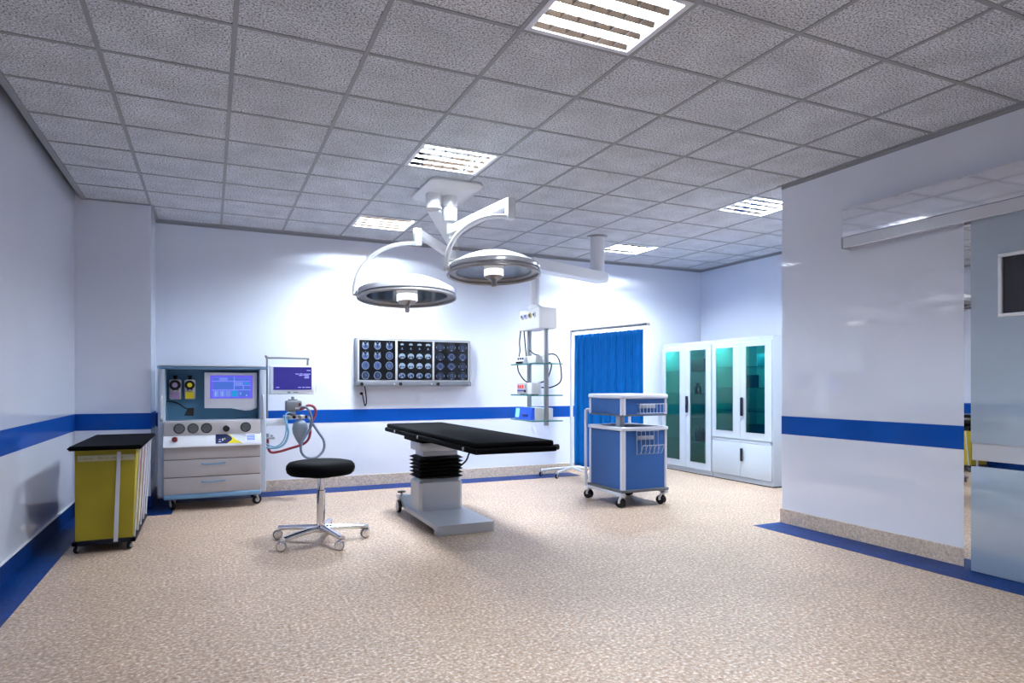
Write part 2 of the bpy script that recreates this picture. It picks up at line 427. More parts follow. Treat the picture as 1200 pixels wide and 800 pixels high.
# ------------------------------------------------------------------ ceiling lights
LAB = {(4, -2): 'largest louvre ceiling light, cut off by the top edge of the photo', (4, 2): 'square louvre ceiling light directly in front of the surgical lamp mount',
       (4, 6): 'small-looking square louvre ceiling light above the left lamp head near the back wall', (9, 2): 'square louvre ceiling light cut off by the partition edge',
       (9, 6): 'square louvre ceiling light beyond the round pendant column near the back wall', (4, -6): 'unseen square louvre ceiling light added above the viewer to brighten the near room'}
def fixture(i, j):
    x0, x1, y0, y1 = cell(i, j)
    a = .012; x0 += a; x1 -= a; y0 += a; y1 -= a
    cx, cy = (x0 + x1) / 2, (y0 + y1) / 2
    t = thing('ceiling_light', LAB[(i, j)], 'light', (cx, cy, H), 'louvre ceiling lights')
    b = MB(); d = .085; th = .004
    b.box(x0, x1, y0, y1, H + d, H + d + th, 'fix_inside')
    b.box(x0, x0 + th, y0, y1, H, H + d, 'fix_inside').box(x1 - th, x1, y0, y1, H, H + d, 'fix_inside')
    b.box(x0, x1, y0, y0 + th, H, H + d, 'fix_inside').box(x0, x1, y1 - th, y1, H, H + d, 'fix_inside')
    b.build('housing', t, smooth=0)
    b = MB(); f = .03
    for (u0, u1, v0, v1) in ((x0, x1, y0, y0 + f), (x0, x1, y1 - f, y1), (x0, x0 + f, y0 + f, y1 - f), (x1 - f, x1, y0 + f, y1 - f)):
        b.box(u0, u1, v0, v1, H - .006, H + .004, 'fixture', .002)
    b.build('frame', t)
    L0, L1, W0, W1 = x0 + f, x1 - f, y0 + f, y1 - f
    pitch = (W1 - W0) / 4
    b = MB()
    for n in range(5):                                   # long shallow V-section reflector blades
        yc = W0 + pitch * n; hw = .026
        lo, hi = (yc if n == 0 else yc - hw), (yc if n == 4 else yc + hw)
        b.prism([(lo, H + .021), (yc, H + .002), (hi, H + .021), (yc, H + .028)], L0, L1, 'louver', 'x')
    for n in range(1, 6):                                # thin cross blades
        xc = L0 + (L1 - L0) * n / 6
        b.box(xc - .0015, xc + .0015, W0, W1, H + .003, H + .028, 'louver')
    b.build('louver', t, smooth=0)
    for n in range(4):
        yc = W0 + pitch * (n + .5)
        MB().cyl((L0 + .01, yc, H + .050), (L1 - .01, yc, H + .050), .018, 'tube%d_%d' % (i, j), n=12).build('tube', t)
    return t
for c in FIX: fixture(*c)

# ------------------------------------------------------------------ casters
def caster(parent, x, y, r, wheel='black', fork='chrome', ztop=None, ang=0.0, wd=.022, twin=False, name='caster', cap=None, capr=.5):
    """fork as the part, wheel as its sub-part."""
    zt = ztop if ztop else 2 * r + .02
    ca, sa = math.cos(ang), math.sin(ang)
    off = r * .45
    wx, wy = x - ca * off, y - sa * off
    ax = Vector((-sa, ca, 0))
    f = MB()
    f.cyl((x, y, zt - .012), (x, y, zt), r * .62, fork, n=16)
    for sgn in (-1, 1):
        p = Vector((wx, wy, r)) + ax * (sgn * (wd / 2 + .004))
        f.tube([Vector((x, y, zt - .008)) + ax * (sgn * (wd / 2 + .003)), p + Vector((0, 0, r * .6)), p], r * .28, fork, n=8, smooth=3)
    o = f.build(name, parent)
    c = Vector((wx, wy, r))
    w = MB()
    if twin:
        for sgn in (-1, 1):
            w.cyl(c + ax * (sgn * wd * .18), c + ax * (sgn * wd * .55), r, wheel, n=20, bev=r * .15)
        w.cyl(c - ax * (wd * .2), c + ax * (wd * .2), r * .5, fork, n=14)
    else:
        w.cyl(c - ax * (wd / 2), c + ax * (wd / 2), r, wheel, n=22, bev=r * .18)
        w.cyl(c - ax * (wd / 2 + .002), c + ax * (wd / 2 + .002), r * capr, cap or fork, n=20)
    w.build('wheel', o)
    return o

# ------------------------------------------------------------------ laundry hamper
hp = thing('laundry_hamper', 'yellow fabric laundry hamper with black lid on a wheeled navy base', 'laundry hamper', (-.7, 6.1, 0))
x0, x1, y0, y1 = -.905, -.505, 5.6, 6.7
b = MB()
for (a0, a1, c0, c1) in ((x0, x1, y0, y0 + .035), (x0, x1, y1 - .035, y1), (x0, x0 + .035, y0, y1), (x1 - .035, x1, y0, y1)):
    b.box(a0, a1, c0, c1, .062, .092, 'h_base', .004)
b.box(x0 + .02, x1 - .02, y0 + .02, y1 - .02, .07, .084, 'h_base')
b.build('base_frame', hp)
b = MB()
b.add([(-.885, 5.615, .095), (-.525, 5.615, .095), (-.502, 5.605, .75), (-.888, 5.605, .75), (-.885, 5.97, .095), (-.525, 5.97, .095), (-.502, 5.97, .75), (-.888, 5.97, .75)],
      [[0, 1, 2, 3], [4, 7, 6, 5], [0, 4, 5, 1], [3, 2, 6, 7], [0, 3, 7, 4], [1, 5, 6, 2]], 'h_yellow')
bag = b.build('yellow_bag', hp)
b = MB().box(-.868, -.512, 5.598, 5.606, .672, .714, 'h_tape')
for k_ in range(26):
    xx = -.855 + k_ * .0105 + random.uniform(-.002, .002)
    if k_ in (8, 9, 10, 17, 18): continue
    b.box(xx, xx + .006, 5.5965, 5.6, .685, .685 + random.uniform(.008, .018), 'h_ink')
b.build('tape', bag)
MB().add([(-.645, 5.588, .075), (-.618, 5.588, .075), (-.598, 5.592, .735), (-.622, 5.592, .735), (-.645, 5.598, .075), (-.618, 5.598, .075), (-.598, 5.602, .735), (-.622, 5.602, .735)],
         [[0, 1, 2, 3], [4, 7, 6, 5], [0, 4, 5, 1], [3, 2, 6, 7], [0, 3, 7, 4], [1, 5, 6, 2]], 'h_strap').build('strap', hp)
for nm, (a, c), mm in (('red_bag', (5.975, 6.15), 'h_red'), ('cream_bag', (6.155, 6.33), 'h_cream'), ('mauve_bag', (6.335, 6.51), 'h_mauve'), ('pale_bag', (6.515, 6.67), 'h_pale')):
    MB().add([(-.885, a, .095), (-.535, a, .095), (-.508, a, .75), (-.888, a, .75), (-.885, c, .095), (-.535, c, .095), (-.508, c, .75), (-.888, c, .75)],
             [[0, 1, 2, 3], [4, 7, 6, 5], [0, 4, 5, 1], [3, 2, 6, 7], [0, 3, 7, 4], [1, 5, 6, 2]], mm).build(nm, hp)
for n in range(5):
    yb = 5.64 + n * .235; yt = 5.68 + n * .25
    MB().tube([(-.516, yb, .085), (-.482, yt, .752)], .0068, 'h_strap', n=8, smooth=0).build('side_rod', hp)
MB().tube([(-.482, 5.62, .75), (-.482, 6.72, .75)], .010, 'h_strap', n=8, smooth=0).build('top_rail', hp)
b = MB(); bm = bmesh.new(); bmesh.ops.create_cube(bm, size=1)
bmesh.ops.scale(bm, vec=(.462, 1.27, .03), verts=bm.verts); bmesh.ops.translate(bm, vec=(-.679, 6.085, .777), verts=bm.verts)
bmesh.ops.bevel(bm, geom=list(bm.edges), offset=.010, segments=3, affect='EDGES')
b.from_bm(bm, 'black_vinyl').build('lid', hp)
for (cx, cy) in ((-.875, 5.66), (-.54, 5.66), (-.875, 6.64), (-.54, 6.64)):
    caster(hp, cx, cy, .028, 'black', 'mid_metal', .064, ang=R(60), wd=.02)

# ------------------------------------------------------------------ anaesthesia machine
am = thing('anaesthesia_machine', 'anaesthesia machine with blue recess, lit screen, gauges and two grey drawers by the back wall', 'medical machine', (.03, 7.5, 0))
ax0, ax1, yf = -.406, .468, 7.12
MB().box(ax0, ax1, yf + .022, 7.78, .115, .86, 'm_grey', .006).box(ax0 + .006, ax1 - .006, yf + .012, yf + .024, .14, .62, 'seam').build('body', am)
b = MB().box(ax0, ax1, yf, yf + .02, .50, .622, 'm_grey', .004).build('front_panel', am)
for (z0, z1) in ((.329, .494), (.162, .321)):
    d_ = MB().box(ax0, ax1, yf, yf + .012, z0, z1, 'm_grey', .003).build('drawer', am)
    zz = z1 - .042
    MB().tube([(-.075, yf - .012, zz), (-.05, yf - .024, zz - .004), (.035, yf - .026, zz - .004), (.115, yf - .024, zz), (.14, yf - .01, zz + .004)], .007, 'm_blue', n=8).build('handle', d_)
MB().box(ax0 - .003, ax1 + .003, yf - .012, yf + .05, .112, .160, 'm_blue', .014, 3).build('kick_bar', am)
# sloping white worktop front
MB().prism([(yf - .05, .622), (yf + .045, .622), (yf + .045, .735), (yf + .03, .738), (yf - .05, .640)], ax0 - .004, ax1 + .006, 'm_white', 'x').build('worktop', am)
def slope_pt(x, t, lift=.002):      # on the sloping face, t 0 bottom .. 1 top
    y = yf - .05 + .08 * t; z = .640 + .098 * t
    return (x, y - lift, z + lift * .8)
lb = MB()
lb.quad([slope_pt(.05, .03), slope_pt(.42, .03), slope_pt(.42, .97), slope_pt(.05, .97)], 'pale_label')
navy = [slope_pt(.05, .05, .003)] + [slope_pt(.05 + .10 + .05 * math.sin(PI * k_ / 10), .05 + .9 * k_ / 10, .003) for k_ in range(11)] + [slope_pt(.05, .95, .003)]
lb.quad(navy, 'navy')
yel = [slope_pt(.05 + .10 + .05 * math.sin(PI * k_ / 10), .05 + .9 * k_ / 10, .0028) for k_ in range(11)] + [slope_pt(.17, .95, .0028), slope_pt(.20, .7, .0028), slope_pt(.235, .4, .0028), slope_pt(.30, .05, .0028)]
lb.quad(yel, 'yellow')
for (a, c, u, v) in ((.075, .10, .18, .26), (.078, .096, .40, .46), (.108, .120, .3, .52)):
    lb.quad([slope_pt(a, u, .004), slope_pt(c, u, .004), slope_pt(c, v, .004), slope_pt(a, v, .004)], 'pale_label')
lb.quad([slope_pt(.128, .4, .004), slope_pt(.138, .4, .004), slope_pt(.138, .56, .004), slope_pt(.128, .56, .004)], 'yellow')
lb.quad([slope_pt(.325, .2, .003), slope_pt(.425, .2, .003), slope_pt(.425, .9, .003), slope_pt(.325, .9, .003)], 'm_white')
for n in range(4):
    lb.quad([slope_pt(.337, .28 + n * .14, .004), slope_pt(.412, .28 + n * .14, .004), slope_pt(.412, .37 + n * .14, .004), slope_pt(.337, .37 + n * .14, .004)], 'scr_mid')
lb.build('label_plate', am, smooth=0)
p = Vector(slope_pt(-.31, .5)); MB().cyl(p, p + Vector((0, -.018, .016)), .026, 'red', n=20, bev=.004).build('stop_button', am)
MB().box(ax0, ax1, yf + .03, yf + .08, .735, .868, 'm_grey', .005).build('gauge_band', am)
for gx in (-.272, -.152, -.032, .328):
    g_ = MB().cyl((gx, yf + .034, .80), (gx, yf + .012, .80), .05, 'black', n=28, bev=.006).build('gauge', am)
    MB().cyl((gx, yf + .012, .80), (gx, yf + .010, .80), .042, 'gauge', n=28).build('dial', g_)
MB().cyl((.147, yf + .034, .79), (.147, yf - .002, .79), .032, 'black_gloss', n=20, bev=.005).build('knob', am)
for (u0, u1) in ((-.462, -.398), (.464, .528)):
    c_ = MB().box(u0, u1, 7.22, 7.40, .13, 1.385, 'm_pale', .01).build('column', am)
    um = (u0 + u1) / 2
    MB().tube([(um, 7.22, 1.12), (um, 7.19, 1.10), (um, 7.185, 1.0), (um, 7.19, .90), (um, 7.22, .88)], .013, 'alu', n=8).build('grip', c_)
MB().box(-.468, .532, 7.215, 7.78, 1.383, 1.412, 'm_blue', .01, 3).box(-.46, .524, 7.20, 7.76, 1.412, 1.425, 'm_white', .005).build('top_slab', am)
MB().box(-.40, .468, 7.46, 7.48, .86, 1.384, 'm_panel').box(-.40, -.392, 7.30, 7.46, .86, 1.384, 'm_panel').box(.46, .468, 7.30, 7.46, .86, 1.384, 'm_panel').box(-.40, .468, 7.19, 7.46, .864, .872, 'm_white').build('back_panel', am, smooth=0)
# display
sx0, sx1, sz0, sz1 = -.052, .446, .985, 1.352
out = [(sx0, sz1), (sx0, sz0 + .005), (.20, sz0), (.26, sz0 - .012), (.33, sz0 - .026), (.39, sz0 - .022), (sx1, sz0 + .004), (sx1, sz1)]
sd = MB().prism(out, 7.47, 7.53, 'm_white', 'y').build('display', am, smooth=0)
MB().box(.10, .30, 7.53, 7.6, 1.1, 1.25, 'grey_plastic').build('bracket', sd, smooth=0)
s_ = MB().box(0, .404, 7.466, 7.471, 1.087, 1.323, 'scr_violet')
def sq(mb, a, c, u, v, key, y=7.4652, X=(0, .404), Z=(1.087, 1.323)):
    xa, xb = X[0] + (X[1] - X[0]) * a, X[0] + (X[1] - X[0]) * c
    za, zb = Z[0] + (Z[1] - Z[0]) * u, Z[0] + (Z[1] - Z[0]) * v
    mb.quad([(xa, y, za), (xb, y, za), (xb, y, zb), (xa, y, zb)], key)
for (a, c, u, v, k_) in ((.08, .2, .78, .9, 'scr_blue'), (.22, .4, .78, .9, 'scr_mid'), (.43, .56, .78, .92, 'scr_blue'), (.6, .9, .78, .88, 'scr_blue'), (.08, .54, .4, .72, 'scr_blue'),
                         (.58, .77, .58, .72, 'scr_mid'), (.8, .92, .6, .7, 'scr_teal'), (.58, .76, .4, .54, 'scr_blue'), (.79, .92, .4, .54, 'scr_blue'),
                         (.08, .2, .08, .34, 'scr_mid'), (.22, .34, .08, .34, 'scr_mid'), (.36, .48, .08, .34, 'scr_mid'), (.5, .64, .08, .34, 'scr_teal'), (.67, .92, .08, .34, 'scr_blue')):
    sq(s_, a, c, u, v, k_)
for (a, c, u, v) in ((.04, .94, .745, .757), (.04, .96, .36, .375), (.555, .565, .38, .95), (.57, .95, .555, .565), (.77, .78, .4, .56), (.12, .14, .1, .3), (.27, .29, .1, .3), (.7, .72, .16, .26), (.84, .87, .1, .16)):
    sq(s_, a, c, u, v, 'scr_line', 7.4648)
s_.build('screen', sd, smooth=0)
# vaporizers
for (u0, u1, k1, nm) in ((-.374, -.262, 'lilac', 'lilac'), (-.236, -.136, 'yellow', 'yellow')):
    um = (u0 + u1) / 2; rr = (u1 - u0) / 2
    vp = lab(MB().box(u0, u1, 7.50, 7.6, 1.078, 1.28, 'brushed', .018, 3).build('vaporizer', am), 'steel vaporizer with %s label' % nm)
    MB().cyl((um, 7.50, 1.225), (um, 7.462, 1.225), rr * .92, 'black', n=24, bev=.006).cyl((um, 7.462, 1.225), (um, 7.458, 1.225), rr * .45, k1, n=20).build('dial', vp)
    MB().box(u0 + .014, u1 - .014, 7.494, 7.502, 1.088, 1.155, k1).build('label', vp, smooth=0)
    MB().cyl((um, 7.55, 1.278), (um, 7.55, 1.312), .016, 'black', n=14).box(um - .022, um + .022, 7.53, 7.57, 1.31, 1.322, 'black', .003).build('filler_cap', vp)
    MB().sphere((um - .02, 7.488, 1.172), .012, 'chrome').sphere((um + .022, 7.488, 1.172), .014, 'chrome').build('lock_pins', vp)
ln = MB().tube([(-.395, 7.50, 1.062), (-.34, 7.45, 1.062), (-.285, 7.42, 1.04), (-.235, 7.40, 1.005), (-.20, 7.395, .985)], .006, 'black', n=8).build('flexible_lamp', am)
MB().add([(-.20, 7.38, .998), (-.145, 7.38, .998), (-.15, 7.36, .918), (-.232, 7.36, .924), (-.20, 7.42, .998), (-.145, 7.42, .998), (-.15, 7.44, .918), (-.232, 7.44, .924)],
         [[0, 1, 2, 3], [4, 7, 6, 5], [0, 4, 5, 1], [3, 2, 6, 7], [0, 3, 7, 4], [1, 5, 6, 2]], 'black').build('lamp_head', ln, smooth=0)
for o_ in am.children:                                # seat the recess fittings on the back panel
    if o_.name.split('.')[0] in ('display', 'vaporizer', 'flexible_lamp'): o_.location.y -= .14
for (cx, cy, an) in ((-.345, 7.22, R(120)), (.42, 7.22, R(200)), (-.345, 7.7, R(90)), (.42, 7.7, R(90))):
    caster(am, cx, cy, .045, 'black', 'mid_metal', .118, ang=an, wd=.03)
# rail for the monitor and the circuit, on the machine's right side
MB().tube([(.545, 7.42, .80), (.552, 7.48, .82), (.556, 7.48, .9), (.556, 7.48, 1.49), (.575, 7.48, 1.515), (.96, 7.48, 1.515), (.976, 7.48, 1.50), (.976, 7.48, 1.437)], .011, 'grey_plastic', n=10, smooth=4).build('monitor_rail', am)
MB().box(.528, .745, 7.38, 7.42, .795, .868, 'm_white', .006).build('side_bracket', am)
MB().box(.528, .62, 7.30, 7.36, .655, .675, 'mid_metal', .004).cyl((.55, 7.33, .675), (.55, 7.33, .715), .016, 'mid_metal', n=12).cyl((.59, 7.33, .675), (.59, 7.33, .70), .012, 'mid_metal', n=12).build('hose_port', am)

# ------------------------------------------------------------------ patient monitor
pm = thing('patient_monitor', 'white patient monitor with indigo screen hanging from the pipe beside the anaesthesia machine', 'monitor', (.82, 7.47, 1.12))
MB().box(.58, 1.045, 7.445, 7.53, 1.122, 1.437, 'm_white', .012, 3).build('housing', pm)
s_ = MB().box(.617, 1.013, 7.4405, 7.446, 1.172, 1.418, 'scr_indigo')
X_, Z_ = (.617, 1.013), (1.172, 1.418)
for (a, c, u) in ((.87, .97, .86), (.57, .66, .70), (.68, .76, .705), (.78, .97, .70), (.66, .76, .64), (.78, .93, .64), (.82, .93, .585), (.80, .93, .53), (.07, .15, .11), (.64, .72, .11), (.75, .82, .11), (.84, .97, .11)):
    sq(s_, a, c, u - .014, u + .014, 'scr_text', 7.4398, X_, Z_)
s_.build('screen', pm, smooth=0)
MB().box(.76, .79, 7.441, 7.446, 1.137, 1.152, 'grey_plastic').build('button', pm, smooth=0)
MB().box(.82, .87, 7.441, 7.446, 1.140, 1.149, 'grey_plastic').build('button', pm, smooth=0)
MB().tube([(1.05, 7.49, 1.24), (1.072, 7.49, 1.225), (1.075, 7.49, 1.17), (1.05, 7.49, 1.14)], .006, 'white_plastic', n=8).build('side_handle', pm)

# ------------------------------------------------------------------ breathing circuit
ab = thing('absorber', 'grey absorber block with white valve bar under the patient monitor', 'breathing unit', (.82, 7.4, .84))
MB().box(.735, .90, 7.34, 7.47, .945, 1.055, 'grey_plastic', .014, 3).build('canister', ab)
MB().cyl((.812, 7.40, 1.055), (.812, 7.40, 1.072), .05, 'grey_plastic', n=20).cyl((.812, 7.40, 1.072), (.812, 7.40, 1.10), .018, 'grey_plastic', n=14, bev=.004).build('cap', ab)
MB().cyl((.80, 7.40, .895), (.80, 7.40, .95), .04, 'grey_plastic', n=18).build('neck', ab)
MB().box(.715, .935, 7.36, 7.44, .855, .90, 'white_plastic', .008).build('valve_bar', ab)
for (vx, kk) in ((.76, 'mid_metal'), (.82, 'black'), (.88, 'mid_metal')):
    MB().cyl((vx, 7.365, .88), (vx, 7.335, .88), .017, kk, n=14, bev=.003).build('valve', ab)
MB().cyl((.93, 7.40, .88), (.965, 7.39, .88), .018, 'black', n=14).build('outlet', ab)
MB().box(.83, .88, 7.336, 7.342, .965, .985, 'pale_label').box(.865, .888, 7.336, 7.342, 1.0, 1.03, 'red').build('label', ab, smooth=0)
# bag: an inverted drop
prof = [(0, 0), (.012, .004), (.02, .02), (.05, .07), (.078, .13), (.084, .18), (.074, .23), (.045, .262), (.02, .27), (.018, .295), (0, .295)]
bg = MB().lathe(prof, 'bag', 24, Matrix.Translation((.885, 7.38, .575))).build('breathing_bag')
tag(bg, 'pale grey rubber breathing bag hanging below the white valve bar', 'breathing bag')
def hose(name, label, pts, r, key):
    o = MB().tube(pts, r, key, n=10, smooth=8).build(name)
    return tag(o, label, 'hose')
hose('breathing_hose', 'dark red breathing hose looping from the absorber down to the machine side',
     [(.875, 7.33, .965), (.92, 7.33, .975), (.96, 7.34, 1.005), (1.02, 7.35, .99), (1.045, 7.35, .935), (1.03, 7.35, .88), (.99, 7.35, .79), (.985, 7.35, .70), (.96, 7.34, .63), (.90, 7.33, .585), (.76, 7.32, .545), (.66, 7.31, .52), (.555, 7.33, .685)][:12] + [(.58, 7.30, .52), (.553, 7.30, .58), (.552, 7.33, .66)], .014, 'hose_red')
hose('breathing_hose', 'blue-grey breathing hose hanging in a long loop beside the bag',
     [(.88, 7.30, .985), (.93, 7.29, .985), (.975, 7.29, .93), (.995, 7.29, .83), (.975, 7.29, .75), (.93, 7.28, .68), (.885, 7.27, .60), (.885, 7.27, .51), (.94, 7.27, .448), (1.04, 7.27, .448), (1.115, 7.28, .52), (1.12, 7.29, .62), (1.06, 7.30, .72), (.99, 7.31, .83), (.965, 7.36, .88)], .0135, 'hose_grey')
hose('gas_hose', 'pale blue gas hose from the valve bar to the machine side',
     [(.735, 7.33, .885), (.742, 7.31, .80), (.755, 7.30, .72), (.73, 7.29, .63), (.67, 7.28, .575), (.58, 7.27, .565), (.50, 7.26, .59)], .012, 'hose_blue')
hose('gas_hose', 'thin pale hose curling over the absorber front to the machine side',
     [(.80, 7.33, .92), (.75, 7.30, .93), (.72, 7.28, .89), (.73, 7.26, .76), (.70, 7.25, .64), (.62, 7.24, .58), (.54, 7.23, .61), (.50, 7.24, .64)], .007, 'hose_blue')

# ------------------------------------------------------------------ stool
st = thing('stool', 'round black vinyl stool on a five-legged chrome base with casters', 'stool', (.79, 5.29, 0))
SX, SY = .79, 5.29
prof = [(0, .525), (.20, .525), (.235, .530), (.255, .548), (.262, .575), (.258, .602), (.24, .622), (.20, .631), (.10, .629), (0, .626)]
MB().lathe(prof, 'black_vinyl', 48, Matrix.Translation((SX, SY, 0))).build('seat', st)
MB().cyl((SX, SY, .505), (SX, SY, .528), .09, 'black', n=24).box(SX + .05, SX + .16, SY - .01, SY + .01, .512, .522, 'black', .002).build('seat_plate', st)
MB().cyl((SX, SY, .38), (SX, SY, .51), .024, 'chrome', n=24).build('piston', st)
MB().cyl((SX, SY, .10), (SX, SY, .405), .033, 'chrome', n=28, bev=.003).build('column', st)
MB().cyl((SX, SY, .075), (SX, SY, .128), .05, 'chrome', n=24, bev=.008).build('hub', st)
for n in range(5):
    a = R(-74 + 72 * n); d = Vector((math.cos(a), math.sin(a), 0)); c = Vector((SX, SY, 0))
    lg = MB().tube([c + d * .03 + Vector((0, 0, .108)), c + d * .20 + Vector((0, 0, .10)), c + d * .365 + Vector((0, 0, .088))], lambda t: .034 - .009 * t, 'chrome', n=12, flat=.75).build('leg', st)
    caster(st, SX + d.x * .36, SY + d.y * .36, .037, 'grey_plastic', 'chrome', .082, ang=R((-20, 12, 25, 5, -15)[n]), wd=.034, cap='chrome', capr=.86)

# ------------------------------------------------------------------ operating table
ot = thing('operating_table', 'operating table with long black padded top on a bellows column and steel base', 'operating table', (1.91, 5.6, 0))
# base plate with raised tail
MB().prism([(5.05, .002), (5.05, .083), (5.98, .083), (6.22, .15), (6.32, .15), (6.32, .12), (6.24, .12), (6.02, .045), (5.13, .045), (5.12, .002)], 1.665, 2.166, 'brushed', 'x').build('base', ot, smooth=0)
def ring(mb, zs, key, mtxfun):
    pass
# pedestal with chamfered corners
def oct_box(x0, x1, y0, y1, c):
    return [(x0 + c, y0), (x1 - c, y0), (x1, y0 + c), (x1, y1 - c), (x1 - c, y1), (x0 + c, y1), (x0, y1 - c), (x0, y0 + c)]
def loft(mb, outs, key):
    n = len(outs[0][0]); vs = []; fs = []
    for poly, z in outs: vs += [(u, v, z) for u, v in poly]
    for i in range(len(outs) - 1):
        for k_ in range(n):
            j = (k_ + 1) % n; fs.append([i * n + k_, i * n + j, (i + 1) * n + j, (i + 1) * n + k_])
    fs.append(list(range(n))[::-1]); e_ = (len(outs) - 1) * n; fs.append([e_ + k_ for k_ in range(n)])
    return mb.add(vs, fs, key)
PA = (1.712, 2.128, 5.69, 6.0)
loft(MB(), [(oct_box(*PA, .03), .083), (oct_box(*PA, .03), .335), (oct_box(PA[0] + .03, PA[1] - .03, PA[2] + .03, PA[3] - .03, .02), .37)], 'brushed').build('pedestal', ot, smooth=25)
outs = []
nf = 6
for n in range(nf * 2 + 1):
    z = .37 + (.575 - .37) * n / (nf * 2)
    ex = .035 if n % 2 else .0
    outs.append((oct_box(1.735 - ex, 2.10 + ex, 5.72 - ex, 5.97 + ex, .01), z))
loft(MB(), outs, 'black').build('bellows', ot, smooth=0)
MB().box(1.755, 2.09, 5.73, 5.97, .575, .622, 'brushed', .004).build('neck_block', ot)
MB().box(1.722, 2.09, 5.72, 6.02, .622, .70, 'brushed', .004).build('head_block', ot)
MB().box(1.72, 2.10, 5.66, 6.24, .70, .77, 'black_vinyl', .004).build('carriage', ot)
TX0_, TX1_, TYA, TYB = 1.592, 2.215, 4.03, 6.50
MB().box(TX0_, TX1_, TYA, TYB, .762, .803, 'black_vinyl', .014, 3).build('top_frame', ot)
MB().box(TX0_ + .015, TX1_ - .015, TYA + .02, TYB - .02, .80, .84, 'black_vinyl', .016, 3).build('mattress', ot)
MB().cyl((TX1_ - .02, TYA + .03, .79), (TX1_ + .022, TYA + .03, .79), .02, 'black', n=14).build('end_knob', ot)
for yy in (4.25, 5.35, 6.1):
    MB().cyl((TX0_ + .004, yy, .785), (TX0_ - .006, yy, .785), .013, 'mid_metal', n=14).build('bolt', ot)
MB().box(TX1_ - .012, TX1_ + .012, 6.0, 6.06, .80, .822, 'yellow', .003).build('yellow_tab', ot)
tag(MB().tube([(2.10, 5.45, .77), (2.13, 5.46, .68), (2.12, 5.52, .60), (2.13, 5.62, .53), (2.10, 5.75, .45)], .008, 'black', n=8).build('table_cable'), 'short black cable hanging under the operating table top beside the bellows', 'cable')
for xx in (1.66, 2.17):
    o_ = MB().cyl((xx, 6.16, .062), (xx + (.03 if xx < 1.9 else -.03), 6.16, .062), .014, 'mid_metal', n=12).box(xx - .008, xx + .008, 6.14, 6.18, .06, .135, 'mid_metal').build('wheel_bracket', ot)
    sg = -1 if xx < 1.9 else 1
    MB().cyl((xx - .002 * sg, 6.16, .062), (xx + .028 * sg, 6.16, .062), .062, 'black', n=26, bev=.006).cyl((xx + .028 * sg, 6.16, .062), (xx + .033 * sg, 6.16, .062), .05, 'white_plastic', n=24).build('wheel', o_)
MB().cyl((1.70, 6.25, .15), (1.70, 6.25, .178), .012, 'mid_metal', n=10).cyl((1.70, 6.25, .178), (1.70, 6.25, .188), .04, 'black', n=18).build('brake_pedal', ot)

# ------------------------------------------------------------------ instrument trolley
tr = thing('instrument_trolley', 'blue and white two-tier instrument trolley on casters in front of the curtain', 'trolley', (3.99, 5.75, 0))
tx0, tx1, ty0, ty1 = 3.715, 4.268, 5.43, 6.06
MB().box(tx0 - .012, tx1 + .012, ty0 - .012, ty1 + .012, .148, .176, 't_grey', .006).build('base_plate', tr)
b = MB().box(tx0 - .02, tx0 + .03, ty0 + .0, ty1 + .05, .118, .148, 't_white', .004).box(tx1 - .03, tx1 + .01, ty0, ty1, .118, .148, 't_white', .004).box(tx0 + .03, tx1 - .03, ty1 - .05, ty1, .118, .148, 't_white', .004)
b.build('chassis', tr)
MB().box(tx0 + .012, tx1 - .012, ty0 + .012, ty1 - .012, .176, .77, 't_blue').build('body', tr, smooth=0)
for (px_, py_) in ((tx0 + .024, ty0 + .024), (tx1 - .014, ty0 + .016), (tx0 + .014, ty1 - .014), (tx1 - .014, ty1 - .014)):
    rr = .028 if (px_ < 3.8 and py_ < 5.6) else .016
    MB().cyl((px_, py_, .176), (px_, py_, .77), rr, 't_white', n=16).build('corner_post', tr)
def rim(z0, z1, nm, top):
    b = MB()
    for (a0, a1, c0, c1) in ((tx0 - .008, tx1 + .008, ty0 - .008, ty0 + .05), (tx0 - .008, tx1 + .008, ty1 - .05, ty1 + .008), (tx0 - .008, tx0 + .05, ty0 + .04, ty1 - .04), (tx1 - .05, tx1 + .008, ty0 + .04, ty1 - .04)):
        b.box(a0, a1, c0, c1, z0, z1, 't_white', .010, 3)
    b.build(nm, tr)
rim(.765, .803, 'worktop_rim', 0)
MB().box(tx0 + .03, tx1 - .03, ty0 + .03, ty1 - .03, .77, .792, 't_grey').build('worktop', tr, smooth=0)
MB().box(3.775, 3.835, 5.56, 5.64, .79, .925, 'mid_metal', .006).build('column', tr)
MB().box(tx0, tx1, ty0, ty1, .912, .928, 't_grey', .004).build('upper_floor', tr)
MB().box(tx0 + .012, tx1 - .012, ty0 + .012, ty1 - .012, .928, 1.09, 't_blue').build('upper_box', tr, smooth=0)
for (px_, py_) in ((tx0 + .024, ty0 + .024), (tx1 - .014, ty0 + .016), (tx0 + .012, ty1 - .014)):
    rr = .028 if (px_ < 3.8 and py_ < 5.6) else .014
    MB().cyl((px_, py_, .922), (px_, py_, 1.09), rr, 't_white', n=16).build('upper_post', tr)
MB().box(tx0 - .008, tx1 + .008, ty0 - .008, ty1 + .008, 1.086, 1.132, 't_white', .016, 4).build('lid', tr)
MB().tube([(3.70, 6.10, .15), (3.70, 6.10, .88), (3.71, 6.10, .945), (3.76, 6.10, .96), (4.20, 6.10, .96), (4.26, 6.10, .945), (4.27, 6.10, .88), (4.27, 6.10, .15)], .016, 't_white', n=12, smooth=5).build('push_handle', tr)
